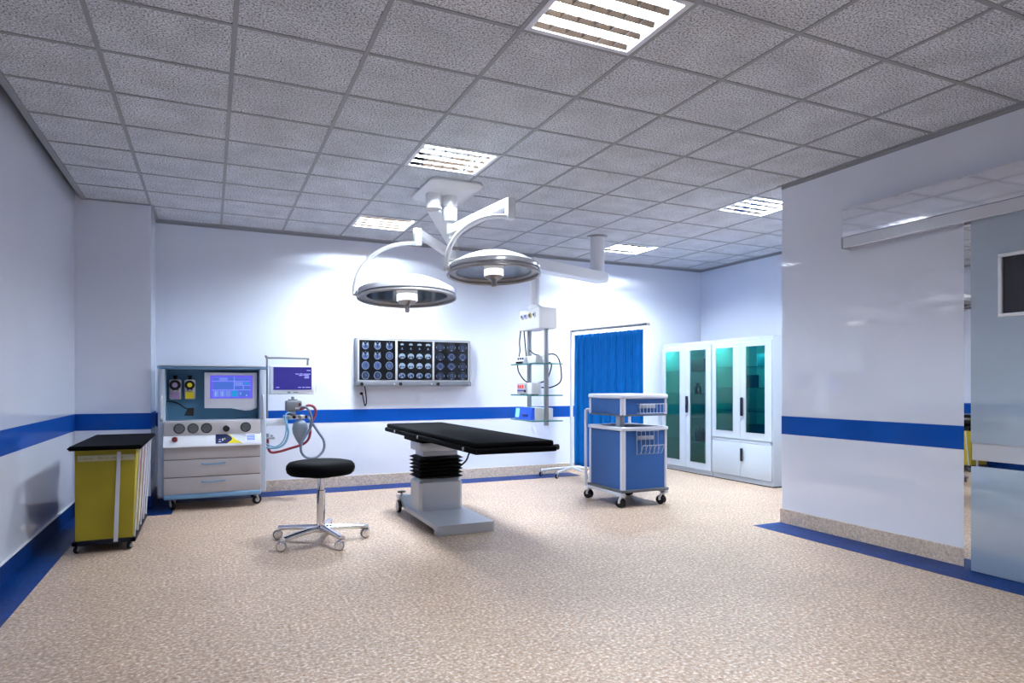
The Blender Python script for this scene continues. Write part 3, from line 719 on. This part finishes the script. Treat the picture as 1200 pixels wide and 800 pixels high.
# wire baskets on the front face
def wires(nm, x0, x1, z0, z1, out, nv, slant):
    b = MB(); r_ = .0032; yy = ty0 + .004; yo = ty0 - out
    b.tube([(x0, yo, z1), (x1, yo, z1)], r_ * 1.2, 'wire', n=6, smooth=0)
    b.tube([(x0, yo, z0), (x1, yo, z0)], r_ * 1.2, 'wire', n=6, smooth=0)
    for n in range(nv):
        x = x0 + (x1 - x0) * n / (nv - 1)
        b.tube([(x, yy, z1), (x, yo, z1), (x, yo, z0), (x, yy, z0)], r_, 'wire', n=6, smooth=0)
    b.build(nm, tr)
wires('wire_basket', 3.895, 4.225, .942, 1.034, .05, 9, 0)
b = MB(); yo = ty0 - .05
for n in range(6):
    x = 3.885 + n * .052
    b.tube([(x, ty0 - .008, .767), (x, ty0 - .012, .61), (x, ty0 - .012, .53), (x + .012, ty0 - .05, .535), (x + .03, ty0 - .07, .62)], .003, 'wire', n=6, smooth=0)
b.tube([(3.88, ty0 - .012, .767), (3.88, ty0 - .012, .525)], .0045, 'wire', n=6, smooth=0)
b.tube([(3.91, ty0 - .07, .62), (4.20, ty0 - .07, .62)], .004, 'wire', n=6, smooth=0)
b.tube([(3.88, ty0 - .012, .762), (4.16, ty0 - .012, .762)], .003, 'wire', n=6, smooth=0)
b.build('wire_basket', tr)
MB().box(3.898, 4.10, ty0 - .004, ty0 + .013, .672, .712, 'mid_metal', .003).build('label_holder', tr)
MB().box(3.92, 4.12, ty0 - .004, ty0 + .013, .99, 1.028, 'mid_metal', .003).build('label_holder', tr)
for (cx, cy) in ((3.74, 5.46), (4.235, 5.46), (3.745, 6.08), (4.235, 6.03)):
    caster(tr, cx, cy, .046, 'black', 'brushed', .120, ang=R(-62), wd=.062, twin=True)

# ------------------------------------------------------------------ privacy screen
ps = thing('privacy_screen', 'wheeled white privacy screen frame by the back wall', 'screen frame', (4.48, 7.72, 0))
A, B = Vector((4.47, 7.74, 0)), Vector((4.745, 6.42, 0))
zr = 1.955
MB().tube([A + Vector((0, 0, .09)), A + Vector((0, 0, 1.96))], .021, 'white', n=14, smooth=0).build('post', ps)
MB().tube([A + Vector((0, 0, zr)), B + Vector((0, 0, zr))], .017, 'grey_plastic', n=12, smooth=0).build('rail', ps)
MB().sphere(A + Vector((0, 0, 1.965)), .024, 'white').build('finial', ps)
MB().sphere(B + (B - A).normalized() * .03 + Vector((0, 0, zr)), .024, 'white').build('finial', ps)
for (ex, ey) in ((4.04, 7.80), (4.12, 7.50), (4.42, 7.26), (4.86, 7.60)):
    MB().tube([A + Vector((0, 0, .105)), Vector((ex, ey, .082))], .015, 'white', n=10, smooth=0).build('foot', ps)
    caster(ps, ex, ey, .03, 'black', 'mid_metal', .07, ang=R(20), wd=.02)
# curtain cloth
b = MB(); nu, nv = 150, 22
d_ = (B - A); nrm = Vector((d_.y, -d_.x, 0)).normalized()
vs = []; fs = []
for j in range(nv + 1):
    z = 1.90 - (1.90 - .14) * j / nv
    for i in range(nu + 1):
        t = i / nu
        s = .045 + (.955 - .045 + .012 * j / nv) * t
        amp = .008 + .010 * j / nv
        off = amp * math.sin(t * 2 * PI * 9 + .6 * math.sin(t * 7)) + .006 * math.sin(t * 2 * PI * 23 + j * .1)
        sag = -.006 * abs(math.sin(t * PI * 16)) if j == 0 else 0
        p = A + d_ * s + nrm * off
        vs.append((p.x, p.y, z + sag))
for j in range(nv):
    for i in range(nu):
        a = j * (nu + 1) + i; fs.append([a, a + 1, a + nu + 2, a + nu + 1])
b.add(vs, fs, 'curtain')
cu = b.build('curtain', smooth=80)
sol = cu.modifiers.new('thickness', 'SOLIDIFY'); sol.thickness = .002
tag(cu, 'bright blue cloth curtain hanging from the rail of the wheeled screen', 'curtain')
rb = MB()
for n in range(17):
    p = A + d_ * (.05 + .9 * n / 16)
    rb.tube([p + Vector((0, 0, zr + .016)) , p + nrm * .016 + Vector((0, 0, zr)), p + Vector((0, 0, zr - .02)), p + Vector((0, 0, 1.896))], .0025, 'white', n=6, smooth=3)
rb.build('ring_hooks', cu)

# ------------------------------------------------------------------ cabinets
CX0, CX1, CH = 6.06, 6.82, 1.815
def cabinet(y0, y1, label, split):
    c = thing('medicine_cabinet', label, 'cabinet', ((CX0 + CX1) / 2, (y0 + y1) / 2, 0), 'white glazed steel cabinets')
    ym = (y0 + y1) / 2; t = .02
    b = MB()
    b.box(CX0, CX1, y0, y0 + t, .012, CH, 'cab', .003).box(CX0, CX1, y1 - t, y1, .012, CH, 'cab', .003)
    b.box(CX0, CX1, y0 + t, y1 - t, CH - .05, CH, 'cab', .002).box(CX0, CX1, y0 + t, y1 - t, .012, .07, 'cab', .002)
    b.build('carcass', c)
    MB().box(CX1 - .01, CX1, y0 + t, y1 - t, .07, CH - .05, 'cab_in').build('back', c, smooth=0)
    MB().box(CX0 + .012, CX1 - .02, y0 + .012, y1 - .012, 0, .013, 'black').build('plinth', c, smooth=0)
    zb = .545 if split else .075
    for (d0, d1, first) in ((y0 + .006, ym - .002, True), (ym + .002, y1 - .006, False)):
        w_ = d1 - d0; s0, s1 = d0 + .10, d1 - .09
        g0, g1 = zb + .09, 1.70
        if not first: s0, s1 = d0 + .12, d1 - .07
        b = MB()
        for (a0, a1, u0, u1) in ((d0, s0, zb, 1.762), (s1, d1, zb, 1.762), (s0, s1, zb, g0), (s0, s1, g1, 1.762)):
            b.box(CX0 - .02, CX0 - .001, a0, a1, u0, u1, 'cab')
        d_ = b.build('door', c, smooth=0)
        MB().box(CX0 - .012, CX0 - .008, s0, s1, g0, g1, 'cab_glass').build('pane', d_, smooth=0)
        b = MB()
        for (a0, a1, u0, u1) in ((s0 - .006, s0, g0, g1), (s1, s1 + .006, g0, g1), (s0 - .006, s1 + .006, g0 - .006, g0), (s0 - .006, s1 + .006, g1, g1 + .006)):
            b.box(CX0 - .024, CX0 - .019, a0, a1, u0, u1, 'cab')
        b.build('glazing_bead', d_, smooth=0)
        if first:
            hz = .95
            MB().box(CX0 - .045, CX0 - .02, d1 - .055, d1 - .012, hz - .115, hz + .12, 'black_gloss', .012, 3).build('handle', d_)
            MB().cyl((CX0 - .02, d1 - .02, hz - .15), (CX0 - .026, d1 - .02, hz - .15), .008, 'mid_metal', n=10).tube([(CX0 - .026, d1 - .02, hz - .15), (CX0 - .03, d1 - .018, hz - .19)], .003, 'mid_metal', n=6, smooth=0).build('lock', d_)
    if split:
        MB().box(CX0 - .012, CX1 - .02, y0 + t, y1 - t, .505, .54, 'cab').build('rail', c, smooth=0)
        for (d0, d1, first) in ((y0 + .006, ym - .002, True), (ym + .002, y1 - .006, False)):
            d_ = MB().box(CX0 - .02, CX0 - .001, d0, d1, .075, .50, 'cab', .002).build('door', c)
            if first: MB().box(CX0 - .042, CX0 - .02, d1 - .05, d1 - .008, .27, .435, 'black_gloss', .012, 3).build('handle', d_)
    for z in ((1.455, 1.19, .90, .62) if split else (1.42, 1.10, .78, .45)):
        MB().box(CX0 + .03, CX1 - .012, y0 + t, y1 - t, z - .008, z, 'shelf_glass').build('shelf', c, smooth=0)
    lm = MB().box(CX0 + .06, CX0 + .10, y0 + .05, y1 - .05, CH - .075, CH - .052, 'cab_lamp').build('lamp_strip', c, smooth=0)
    return c
cabinet(6.765, 7.80, 'tall glazed steel cabinet with full-height doors beside the back wall', False)
cabinet(5.735, 6.755, 'glazed steel cabinet with solid lower doors next to the partition edge', True)
def carton(label, x0, x1, y0, y1, z0, z1, key, grp=None, cat='box'):
    return tag(MB().box(x0, x1, y0, y1, z0, z1, key, .004).build('carton'), label, cat, grp)
carton('wide dark carton on the top shelf of the full-height cabinet', 6.22, 6.45, 7.12, 7.42, 1.42, 1.59, 'box_dark')
def bottle(label, x, y, z, h, r, grp=None):
    b = MB().lathe([(0, 0), (r, 0), (r, h * .62), (r * .45, h * .78), (r * .42, h * .86), (r * .55, h * .86), (r * .55, h), (0, h)], 'bottle_dark', 18, Matrix.Translation((x, y, z)))
    return tag(b.build('bottle'), label, 'bottle', grp)
bottle('single dark jar on the second shelf of the full-height cabinet', 6.3, 7.33, 1.10, .15, .05)
for n in range(4):
    bottle(['dark bottle nearest the centre on the lowest shelf of the full-height cabinet', 'second dark bottle from the centre on the lowest cabinet shelf', 'third dark bottle from the centre on the lowest cabinet shelf', 'dark bottle farthest right in the row on the lowest cabinet shelf'][n], 6.3, 7.36 - n * .07, .45, .16 + .02 * (n % 2), .028, 'bottles on the lowest cabinet shelf')
carton('small dark carton on the middle shelf of the cabinet next to the partition', 6.24, 6.36, 6.25, 6.37, 1.19, 1.35, 'box_dark')
carton('teal carton on the top shelf of the cabinet next to the partition', 6.24, 6.36, 6.02, 6.16, 1.455, 1.61, 'box_teal')
carton('low dark carton on the bottom glass shelf of the cabinet next to the partition', 6.2, 6.45, 5.80, 6.33, .62, .72, 'box_dark')

# ------------------------------------------------------------------ film viewer with x-ray films
fv = thing('film_viewer', 'wide grey wall-mounted film viewer holding three dark x-ray films', 'light box', (2.3, 7.9, 1.21))
vx0, vx1, vz0, vz1, vy = 1.578, 3.045, 1.275, 1.79, 7.875
MB().box(vx0, vx1, vy, YB - .002, 1.262, vz1, 'v_frame', .006).build('housing', fv)
MB().box(vx0 + .025, vx1 - .012, vy - .004, vy + .006, 1.268, vz1 - .012, 'v_white').build('light_panel', fv, smooth=0)
MB().box(vx0 + .004, vx1 + .008, vy - .022, YB - .002, 1.208, 1.262, 'v_frame', .006).build('control_strip', fv)
for xx in (2.075, 2.548):
    MB().box(xx - .011, xx + .011, vy - .012, vy - .003, 1.27, vz1 - .012, 'v_white', .002).build('divider', fv)
for xx in (1.645, 2.12, 2.60):
    MB().cyl((xx, vy - .02, 1.236), (xx, vy - .042, 1.236), .02, 'black_gloss', n=18, bev=.003).build('knob', fv)
for xx in (2.045, 2.52, 3.025):
    MB().cyl((xx, vy - .02, 1.236), (xx, vy - .028, 1.236), .01, 'v_white', n=12).build('lamp', fv)
def ell(mb, cx, cz, rx, rz, key, y, n=20, a0=0, a1=2 * PI):
    mb.quad([(cx + rx * math.cos(a0 + (a1 - a0) * i / n), y, cz + rz * math.sin(a0 + (a1 - a0) * i / n)) for i in range(n)], key)
FY = vy - .006
def film(x0, x1, label, kind):
    z0, z1 = 1.285, 1.765
    b = MB().box(x0, x1, FY - .0015, FY, z0, z1, 'film')
    nc = 4 if kind == 2 else 3
    px_, pz_ = (x1 - x0) / nc, (z1 - z0) / 4
    for r_ in range(4):
        for c in range(nc):
            cx, cz = x0 + px_ * (c + .5), z1 - pz_ * (r_ + .55)
            y = FY - .002; yy = FY - .0024; y3 = FY - .0028; k_ = r_ * nc + c
            if kind == 1:
                rx, rz = px_ * .31, pz_ * .41
                if k_ == 11: rx *= .85; rz *= .85
                if k_ < 5:
                    ell(b, cx, cz - rz * .1, rx * .9, rz * .85, 'f_bone', y); ell(b, cx, cz - rz * .12, rx * .72, rz * .66, 'f_tis', yy)
                    for sg in (-1, 1):
                        b.quad([(cx + sg * rx * .3, y3, cz), (cx + sg * rx * .85, y3, cz + rz * .2), (cx + sg * rx * .7, y3, cz + rz * .95), (cx + sg * rx * .35, y3, cz + rz * .5)], 'f_bright' if k_ < 2 else 'f_bone')
                    ell(b, cx, cz + rz * .62, rx * .28, rz * .3, 'film', y3 - .0003); ell(b, cx, cz - rz * .1, rx * .16, rz * .2, 'film' if k_ < 3 else 'f_dim', y3 - .0004)
                    ell(b, cx, cz + rz * .9, rx * .14, rz * .1, 'f_bone', y3 - .0005)
                else:
                    ell(b, cx, cz, rx, rz, 'f_bone', y); ell(b, cx, cz, rx * .86, rz * .88, 'f_tis' if k_ in (6, 7) else 'f_dim', yy)
                    if k_ in (5, 8):
                        ell(b, cx, cz, rx * .55, rz * .62, 'f_tis', y3)
                    ell(b, cx + rx * .15, cz + rz * .1, rx * .12, rz * .4, 'f_dim' if k_ in (6, 7) else 'f_tis', y3 - .0003)
            elif kind == 2:
                rx, rz = px_ * .36, pz_ * .3
                if r_ == 0:
                    ell(b, cx, cz + rz * .6, rx * (.5 + .1 * c), rz * .45, 'f_bright', y); ell(b, cx, cz - rz * .2, rx * .9, rz * .62, 'film', yy)
                    ell(b, cx, cz - rz * .7, rx * .14, rz * .3, 'f_bright', y3); ell(b, cx, cz - rz * 1.05, rx * .5, rz * .1, 'f_tis', y3)
                else:
                    ell(b, cx, cz, rx, rz * (.9 + .1 * (r_ == 2)), 'f_bright' if r_ < 3 else 'f_bone', y)
                    ell(b, cx + rx * .05 * (c - 1), cz - rz * .35, rx * (.28 + .04 * r_), rz * .36, 'film' if r_ == 1 and c < 2 else 'f_tis', yy)
                    ell(b, cx - rx * .5, cz - rz * .35, rx * .22, rz * .35, 'f_dim', yy); ell(b, cx + rx * .52, cz - rz * .3, rx * .24, rz * .35, 'f_dim' if r_ != 2 else 'f_tis', yy)
                    ell(b, cx, cz - rz * .55, rx * .14, rz * .25, 'f_bright', y3)
                    if r_ == 3:
                        ell(b, cx + rx * .3, cz + rz * .2, rx * .4, rz * .3, 'f_dim', y3); ell(b, cx - rx * .4, cz + rz * .3, rx * .25, rz * .25, 'f_tis', y3)
                b.quad([(cx + rx * .4, y, cz + pz_ * .42), (cx + rx * .8, y, cz + pz_ * .42), (cx + rx * .8, y, cz + pz_ * .45), (cx + rx * .4, y, cz + pz_ * .45)], 'f_brown')
            else:
                rx, rz = px_ * .33, pz_ * .40
                bright = k_ in (4, 5, 6, 7)
                ell(b, cx, cz, rx, rz, 'f_dim', y); ell(b, cx, cz, rx * .78, rz * .8, 'f_tis' if bright else 'film', yy)
                ell(b, cx, cz, rx * .6, rz * .6, 'f_dim', y3)
                for sg in (-1, 1):
                    ell(b, cx + sg * rx * 1.02, cz - rz * .05, rx * .06, rz * .28, 'f_tis' if bright else 'f_bone', yy)
                ell(b, cx, cz - rz * .85, rx * .3, rz * .09, 'f_bone', y3 - .0003)
                for q_ in range(5):
                    a = random.uniform(0, 2 * PI); ell(b, cx + rx * .5 * math.cos(a), cz + rz * .5 * math.sin(a), rx * .1, rz * .08, 'f_tis', y3 - .0004 - .0001 * q_)
    o = b.build('x_ray_film', smooth=0)
    return tag(o, label, 'x-ray film', 'films on the viewer')
film(1.622, 2.06, 'left x-ray film with twelve bright rounded head slices in the viewer', 1)
film(2.09, 2.533, 'middle x-ray film with sixteen small white slices in the viewer', 2)
film(2.563, 3.012, 'right x-ray film with twelve dim grey slices in the viewer', 3)
so = thing('wall_socket', 'small white wall socket below the left end of the film viewer', 'socket', (1.66, 7.97, 1.12))
MB().box(1.625, 1.705, YB - .014, YB - .001, 1.08, 1.16, 'white_plastic', .005).build('plate', so)
MB().cyl((1.665, YB - .014, 1.12), (1.665, YB - .04, 1.12), .018, 'black', n=14).build('plug', so)
tag(MB().tube([(1.70, 7.93, 1.21), (1.712, 7.93, 1.13), (1.722, 7.93, 1.02), (1.705, 7.935, .972), (1.69, 7.935, 1.03), (1.675, 7.935, 1.10), (1.665, 7.938, 1.12)], .007, 'black', n=8).build('power_cord'), 'black power cord looping from the film viewer to the wall socket', 'cord')

# ------------------------------------------------------------------ surgical lamp
sl = thing('surgical_light', 'ceiling-mounted white surgical light with two domed lamp heads on jointed arms', 'surgical light', (1.95, 5.62, 3.0))
def rrect(cx, cy, hx, hy, r_, n=6):
    P = []
    for (sx, sy, a0) in ((1, 1, 0), (-1, 1, 90), (-1, -1, 180), (1, -1, 270)):
        for i in range(n + 1):
            a = R(a0 + 90 * i / n); P.append((cx + sx * (hx - r_) + r_ * math.cos(a), cy + sy * (hy - r_) + r_ * math.sin(a)))
    return P
loft(MB(), [(rrect(1.95, 5.64, .235, .33, .08), H), (rrect(1.95, 5.64, .245, .345, .085), 2.975), (rrect(1.95, 5.64, .225, .32, .08), 2.945), (rrect(1.95, 5.64, .15, .22, .07), 2.93)], 'lamp_white').build('ceiling_canopy', sl, smooth=50)
po = Vector((1.975, 5.61, 0))
def at(x, y, z): return Vector((x, y, z))
b = MB().cyl(po + at(0, 0, 2.835), po + at(0, 0, 2.94), .065, 'lamp_white', n=28).cyl(po + at(0, 0, 2.70), po + at(0, 0, 2.83), .066, 'lamp_white', n=28, bev=.008)
b.cyl(po + at(0, 0, 2.828), po + at(0, 0, 2.838), .063, 'lamp_grey', n=24)
b.build('post', sl)
MB().cyl(po + at(0, 0, 2.585), po + at(0, 0, 2.705), .031, 'lamp_white', n=20).cyl(po + at(.01, 0, 2.545), po + at(.01, 0, 2.585), .024, 'lamp_white', n=16, bev=.006).build('swivel', sl)
p2 = Vector((1.815, 5.60, 0))
MB().cyl(p2 + at(0, 0, 2.80), p2 + at(0, 0, 2.935), .068, 'lamp_white', n=28).build('second_post', sl)
def beam(p, q, w0, h0, w1, h1, key):
    p, q = Vector(p), Vector(q); d = (q - p).normalized(); s_ = d.cross(Vector((0, 0, 1))).normalized(); u = s_.cross(d)
    vs = []
    for (c, w_, h_) in ((p, w0, h0), (q, w1, h1)):
        for (a, e_) in ((-1, -1), (1, -1), (1, 1), (-1, 1)): vs.append(c + s_ * (a * w_ / 2) + u * (e_ * h_ / 2))
    bm = bmesh.new(); V = [bm.verts.new(v) for v in vs]
    for f in ([0, 1, 2, 3], [7, 6, 5, 4], [0, 4, 5, 1], [1, 5, 6, 2], [2, 6, 7, 3], [3, 7, 4, 0]): bm.faces.new([V[i] for i in f])
    bmesh.ops.bevel(bm, geom=list(bm.edges), offset=.008, segments=2, affect='EDGES')
    return MB().from_bm(bm, key)
J = Vector((2.36, 6.60, 0))
beam(p2 + at(0, 0, 2.81), J + at(0, 0, 2.72), .13, .06, .10, .06, 'lamp_white').build('extension_arm', sl)
MB().cyl(J + at(0, 0, 2.56), J + at(0, 0, 2.70), .028, 'lamp_white', n=18).cyl(J + at(0, 0, 2.66), J + at(0, 0, 2.69), .06, 'lamp_grey', n=20).build('elbow', sl)
beam(J + at(0, 0, 2.60), (1.745, 5.85, 2.635), .07, .09, .06, .07, 'lamp_white').build('spring_arm', sl)
beam(po + at(.01, -.01, 2.625), (2.098, 4.60, 2.635), .07, .085, .06, .075, 'lamp_white').build('spring_arm', sl)
def head(c, r, br, z0, z1, side, tilt):
    """bracket, curved fork and lamp head; c centre of the rim plane."""
    MB().box(br[0] - .033, br[0] + .033, br[1] - .03, br[1] + .03, z0, z1, 'lamp_white', .006).build('bracket', sl)
    piv = Vector((c[0] - (r + .02), c[1] + side, c[2] + .01))
    top = Vector((br[0] - .02, br[1], z0 + .02))
    # arc: leaves the bracket level and drops to the pivot
    pts = []
    for i in range(9):
        a = PI / 2 * i / 8
        pts.append(Vector((top.x + (piv.x - top.x) * math.sin(a), top.y + (piv.y - top.y) * math.sin(a), piv.z + (top.z - piv.z) * math.cos(a))))
    MB().tube(pts, .019, 'lamp_white', n=12, smooth=3).build('fork', sl)
    X = Matrix.Translation(c) @ Matrix.Rotation(tilt, 4, 'X')
    k_ = r / .445
    lh = MB().lathe([(0, .185 * k_), (.10 * k_, .18 * k_), (.22 * k_, .155 * k_), (.33 * k_, .11 * k_), (.42 * k_, .058 * k_), (.44 * k_, .045 * k_)], 'lamp_white', 64, X).lathe([(.44 * k_, .045 * k_), (.445 * k_, .035 * k_), (.445 * k_, .0), (.43 * k_, -.004)], 'alu', 64, X).build('lamp_head', sl, smooth=35)
    MB().lathe([(.43 * k_, -.003), (.438 * k_, -.006), (.438 * k_, -.018), (.37 * k_, -.016), (.36 * k_, .0)], 'lamp_grey', 64, X).build('inner_ring', lh)
    tr_ = []
    MB().tube([X @ Vector((.442 * k_ * math.cos(2 * PI * i / 64), .442 * k_ * math.sin(2 * PI * i / 64), -.028)) for i in range(65)], .012, 'lamp_grey', n=8, smooth=0, caps=False).build('grip_ring', lh, smooth=80)
    b = MB()
    for i in range(4):
        a = 2 * PI * (i + .5) / 4; b.tube([X @ Vector((.436 * k_ * math.cos(a), .436 * k_ * math.sin(a), -.012)), X @ Vector((.442 * k_ * math.cos(a), .442 * k_ * math.sin(a), -.036))], .007, 'lamp_grey', n=6, smooth=0)
    b.build('ring_stay', lh)
    MB().lathe([(0, .022), (.2 * k_, .020), (.37 * k_, .0), (.37 * k_, -.008), (.36 * k_, -.008), (0, .012)], 'lamp_glass', 48, X).build('glass', lh)
    MB().lathe([(0, .02), (.095 * k_, .02), (.095 * k_, -.05 * k_), (.085 * k_, -.056 * k_), (0, -.056 * k_)], 'diffuser', 32, X).build('centre_diffuser', lh)
    MB().lathe([(0, -.05 * k_), (.09 * k_, -.056 * k_), (.07 * k_, -.075 * k_), (.03 * k_, -.085 * k_), (.026, -.09 * k_), (.022, -.105 * k_), (.02, -.15 * k_), (.014, -.157 * k_), (0, -.157 * k_)], 'lamp_grey', 24, X).build('handle', lh)
    q = Vector((c[0] - r * .98, piv.y, piv.z))
    MB().cyl(piv + Vector((-.012, 0, -.012)), q + Vector((.05, 0, -.005)), .022, 'lamp_white', n=16).build('pivot', sl)
head((1.637, 5.833, 2.045), .445, (1.737, 5.83), 2.51, 2.67, .08, R(-3.5))
head((1.930, 4.503, 2.082), .345, (2.098, 4.575), 2.50, 2.665, .03, R(-3.5))

# ------------------------------------------------------------------ equipment pendant
ep = thing('equipment_pendant', 'ceiling equipment pendant with socket box and three glass shelves', 'pendant', (4.2, 6.67, 3.0))
pc = Vector((4.205, 6.667, 0))
MB().cyl(pc + at(0, 0, 2.50), pc + at(0, 0, 3.0), .085, 'white', n=32).build('column', ep)
MB().cyl(pc + at(0, 0, 2.985), pc + at(0, 0, 3.0), .12, 'lamp_grey', n=32).build('ceiling_flange', ep)
DP = Vector((3.15, 6.24, 0))
dd = (DP - pc).normalized()
beam(pc - dd * .10 + at(0, 0, 2.51), DP + dd * .10 + at(0, 0, 2.51), .19, .115, .17, .115, 'white').build('arm', ep)
ux = Vector((1, 0, 0)); uy = Vector((0, 1, 0))
b = MB()
for s_ in (-1, 1): b.cyl(DP + at(.028 * s_, .0, 2.03), DP + at(.028 * s_, 0, 2.46), .020, 'white', n=18)
b.cyl(DP + at(0, .05, 2.03), DP + at(0, .05, 2.46), .022, 'white', n=18).lathe([(.085, 2.025), (.08, 2.05), (.06, 2.075), (0, 2.075)], 'white', 24, Matrix.Translation(DP)).build('drop_tube', ep)
BX0, BX1, BY0, BY1, BZ0, BZ1 = 3.095, 3.30, 6.02, 6.50, 1.815, 2.035
bx = MB().box(BX0, BX1, BY0, BY1, BZ0, BZ1, 'white', .006).build('socket_box', ep)
for (yy, kk) in ((6.42, 'port_black'), (6.33, 'port_blue'), (6.23, 'port_yellow'), (6.13, 'port_black')):
    rim_k = 'white_plastic' if kk != 'port_yellow' else 'port_yellow'
    MB().cyl((BX0, yy, 1.965), (BX0 - .014, yy, 1.965), .032, rim_k, n=20, bev=.004).cyl((BX0 - .014, yy, 1.965), (BX0 - .018, yy, 1.965), .017, kk if kk != 'port_yellow' else 'port_black', n=16).build('gas_outlet', bx)
for zz in (1.87, 1.95):
    MB().cyl((BX0 + .05, BY1, zz), (BX0 + .05, BY1 + .035, zz), .022, 'grey_plastic', n=14).build('side_outlet', bx)
RX = 3.195
for yy in (6.06, 6.46):
    MB().box(RX - .02, RX + .02, yy - .02, yy + .02, .80 if yy < 6.2 else .82, 1.82, 'mid_metal', .004).build('rail', ep)
SHX0, SHX1, SHY0, SHY1 = 3.02, 3.36, 6.0, 6.56
for zz in (1.452, 1.122, .855):
    s_ = MB().box(SHX0, SHX1, SHY0 + .085, SHY1, zz - .010, zz, 'shelf_glass').box(SHX0, RX - .024, SHY0, SHY0 + .085, zz - .010, zz, 'shelf_glass').box(RX + .024, SHX1, SHY0, SHY0 + .085, zz - .010, zz, 'shelf_glass').build('glass_shelf', ep, smooth=0)
    MB().box(SHX0 - .003, SHX0, SHY0, SHY1, zz - .012, zz + .001, 'edge_glass').box(SHX0, SHX1, SHY0 - .003, SHY0, zz - .012, zz + .001, 'edge_glass').build('shelf_edge', s_, smooth=0)
d1 = thing('infusion_module', 'small white module with dark front strip on the top pendant shelf', 'medical device', (3.15, 6.3, 1.452))
MB().box(3.09, 3.19, 6.10, 6.43, 1.453, 1.535, 'white_plastic', .008).build('casing', d1)
MB().prism([(3.04, 1.453), (3.09, 1.453), (3.09, 1.532), (3.065, 1.532)], 6.30, 6.48, 'white_plastic', 'y').build('front', d1, smooth=0)
MB().box(3.034, 3.05, 6.31, 6.47, 1.456, 1.478, 'black_gloss', .002).build('strip', d1)
for n in range(3): MB().cyl((3.06, 6.33 + n * .055, 1.51), (3.047, 6.33 + n * .055, 1.506), .012, 'navy', n=12).build('button', d1)
d2 = thing('infusion_controller', 'white device with three red displays on the middle pendant shelf', 'medical device', (3.15, 6.3, 1.122))
MB().box(3.05, 3.17, 6.12, 6.46, 1.128, 1.25, 'white_plastic', .006).build('casing', d2)
MB().box(3.043, 3.052, 6.22, 6.455, 1.132, 1.246, 'm_grey', .002).build('front_panel', d2)
for n in range(3): MB().box(3.040, 3.044, 6.40 - n * .052, 6.43 - n * .052, 1.19, 1.225, 'led_red').build('display', d2, smooth=0)
MB().box(3.040, 3.044, 6.25, 6.44, 1.158, 1.170, 'port_blue').cyl((3.044, 6.25, 1.16), (3.032, 6.25, 1.16), .014, 'black', n=12).box(3.040, 3.044, 6.235, 6.255, 1.19, 1.225, 'grey_plastic').build('slider', d2, smooth=0)
for yy in (6.17, 6.41): MB().box(3.07, 3.15, yy - .02, yy + .02, 1.122, 1.129, 'black').build('foot', d2, smooth=0)
d3 = thing('bedside_monitor', 'bright blue fronted monitor with cyan screen on the lowest pendant shelf', 'medical device', (3.15, 6.28, .855))
MB().box(3.075, 3.17, 6.10, 6.50, .857, .985, 'white_plastic', .008).box(3.17, 3.31, 6.12, 6.50, .857, .98, 'white_plastic', .008).build('casing', d3)
MB().prism([(3.035, .857), (3.08, .857), (3.08, .988), (3.05, .988)], 6.10, 6.50, 'dev_blue', 'y').build('front', d3, smooth=0)
MB().add([(3.0348, 6.39, .875), (3.0348, 6.485, .875), (3.0465, 6.485, .972), (3.0465, 6.39, .972)], [[0, 1, 2, 3]], 'scr_cyan').build('screen', d3, smooth=0)
for n in range(3): MB().cyl((3.04, 6.20 + n * .05, .905), (3.03, 6.20 + n * .05, .903), .012, 'navy', n=12).build('knob', d3)
def cable(label, pts, r_=.007): return tag(MB().tube(pts, r_, 'black', n=8, smooth=8).build('cable'), label, 'cable')
cable('black cable dropping from the pendant box to the white module, left of its twin', [(3.10, 6.48, 1.82), (3.09, 6.49, 1.70), (3.085, 6.47, 1.60), (3.07, 6.46, 1.535)])
cable('black cable dropping from the pendant box to the white module, right of its twin', [(3.12, 6.44, 1.82), (3.12, 6.42, 1.72), (3.11, 6.38, 1.62), (3.10, 6.34, 1.53)])
cable('black cable looping below the top pendant shelf', [(3.04, 6.44, 1.44), (3.05, 6.42, 1.36), (3.08, 6.33, 1.27), (3.12, 6.22, 1.24), (3.22, 6.13, 1.27), (3.26, 6.10, 1.36), (3.27, 6.09, 1.45), (3.22, 6.14, 1.47)])
cable('black cable arching from the top shelf down to the middle shelf device', [(3.19, 6.30, 1.50), (3.26, 6.08, 1.552), (3.32, 6.03, 1.51), (3.345, 6.01, 1.38), (3.33, 6.0, 1.26), (3.26, 6.08, 1.20), (3.17, 6.16, 1.20)])
cable('short black cable curling from the pendant rail to the top shelf', [(3.19, 6.44, 1.60), (3.21, 6.36, 1.56), (3.22, 6.26, 1.54), (3.19, 6.22, 1.52)])

# ------------------------------------------------------------------ light, camera
w_ = bpy.data.worlds.new('world'); SC.world = w_; w_.use_nodes = True
w_.node_tree.nodes['Background'].inputs[0].default_value = (.5, .55, .65, 1)
w_.node_tree.nodes['Background'].inputs[1].default_value = .2
cam = bpy.data.cameras.new('camera'); co = bpy.data.objects.new('camera', cam); COL.objects.link(co)
co.location = (0, 0, 1.2332); co.rotation_euler = (R(90), 0, -R(24.79937))
cam.sensor_width = 36; cam.lens = 765.774 * 36 / 1200; cam.shift_y = 50.0135 / 1200; cam.clip_start = .05
SC.camera = co
SC.view_settings.view_transform = 'Standard'; SC.view_settings.look = 'None'
SC.view_settings.gamma = 1; SC.view_settings.exposure = 0.34; SC.view_settings.use_curve_mapping = False
SC.cycles.use_denoising = True
SC.cycles.max_bounces = 8; SC.cycles.diffuse_bounces = 5; SC.cycles.glossy_bounces = 4; SC.cycles.transparent_max_bounces = 12
SC.cycles.sample_clamp_indirect = 6
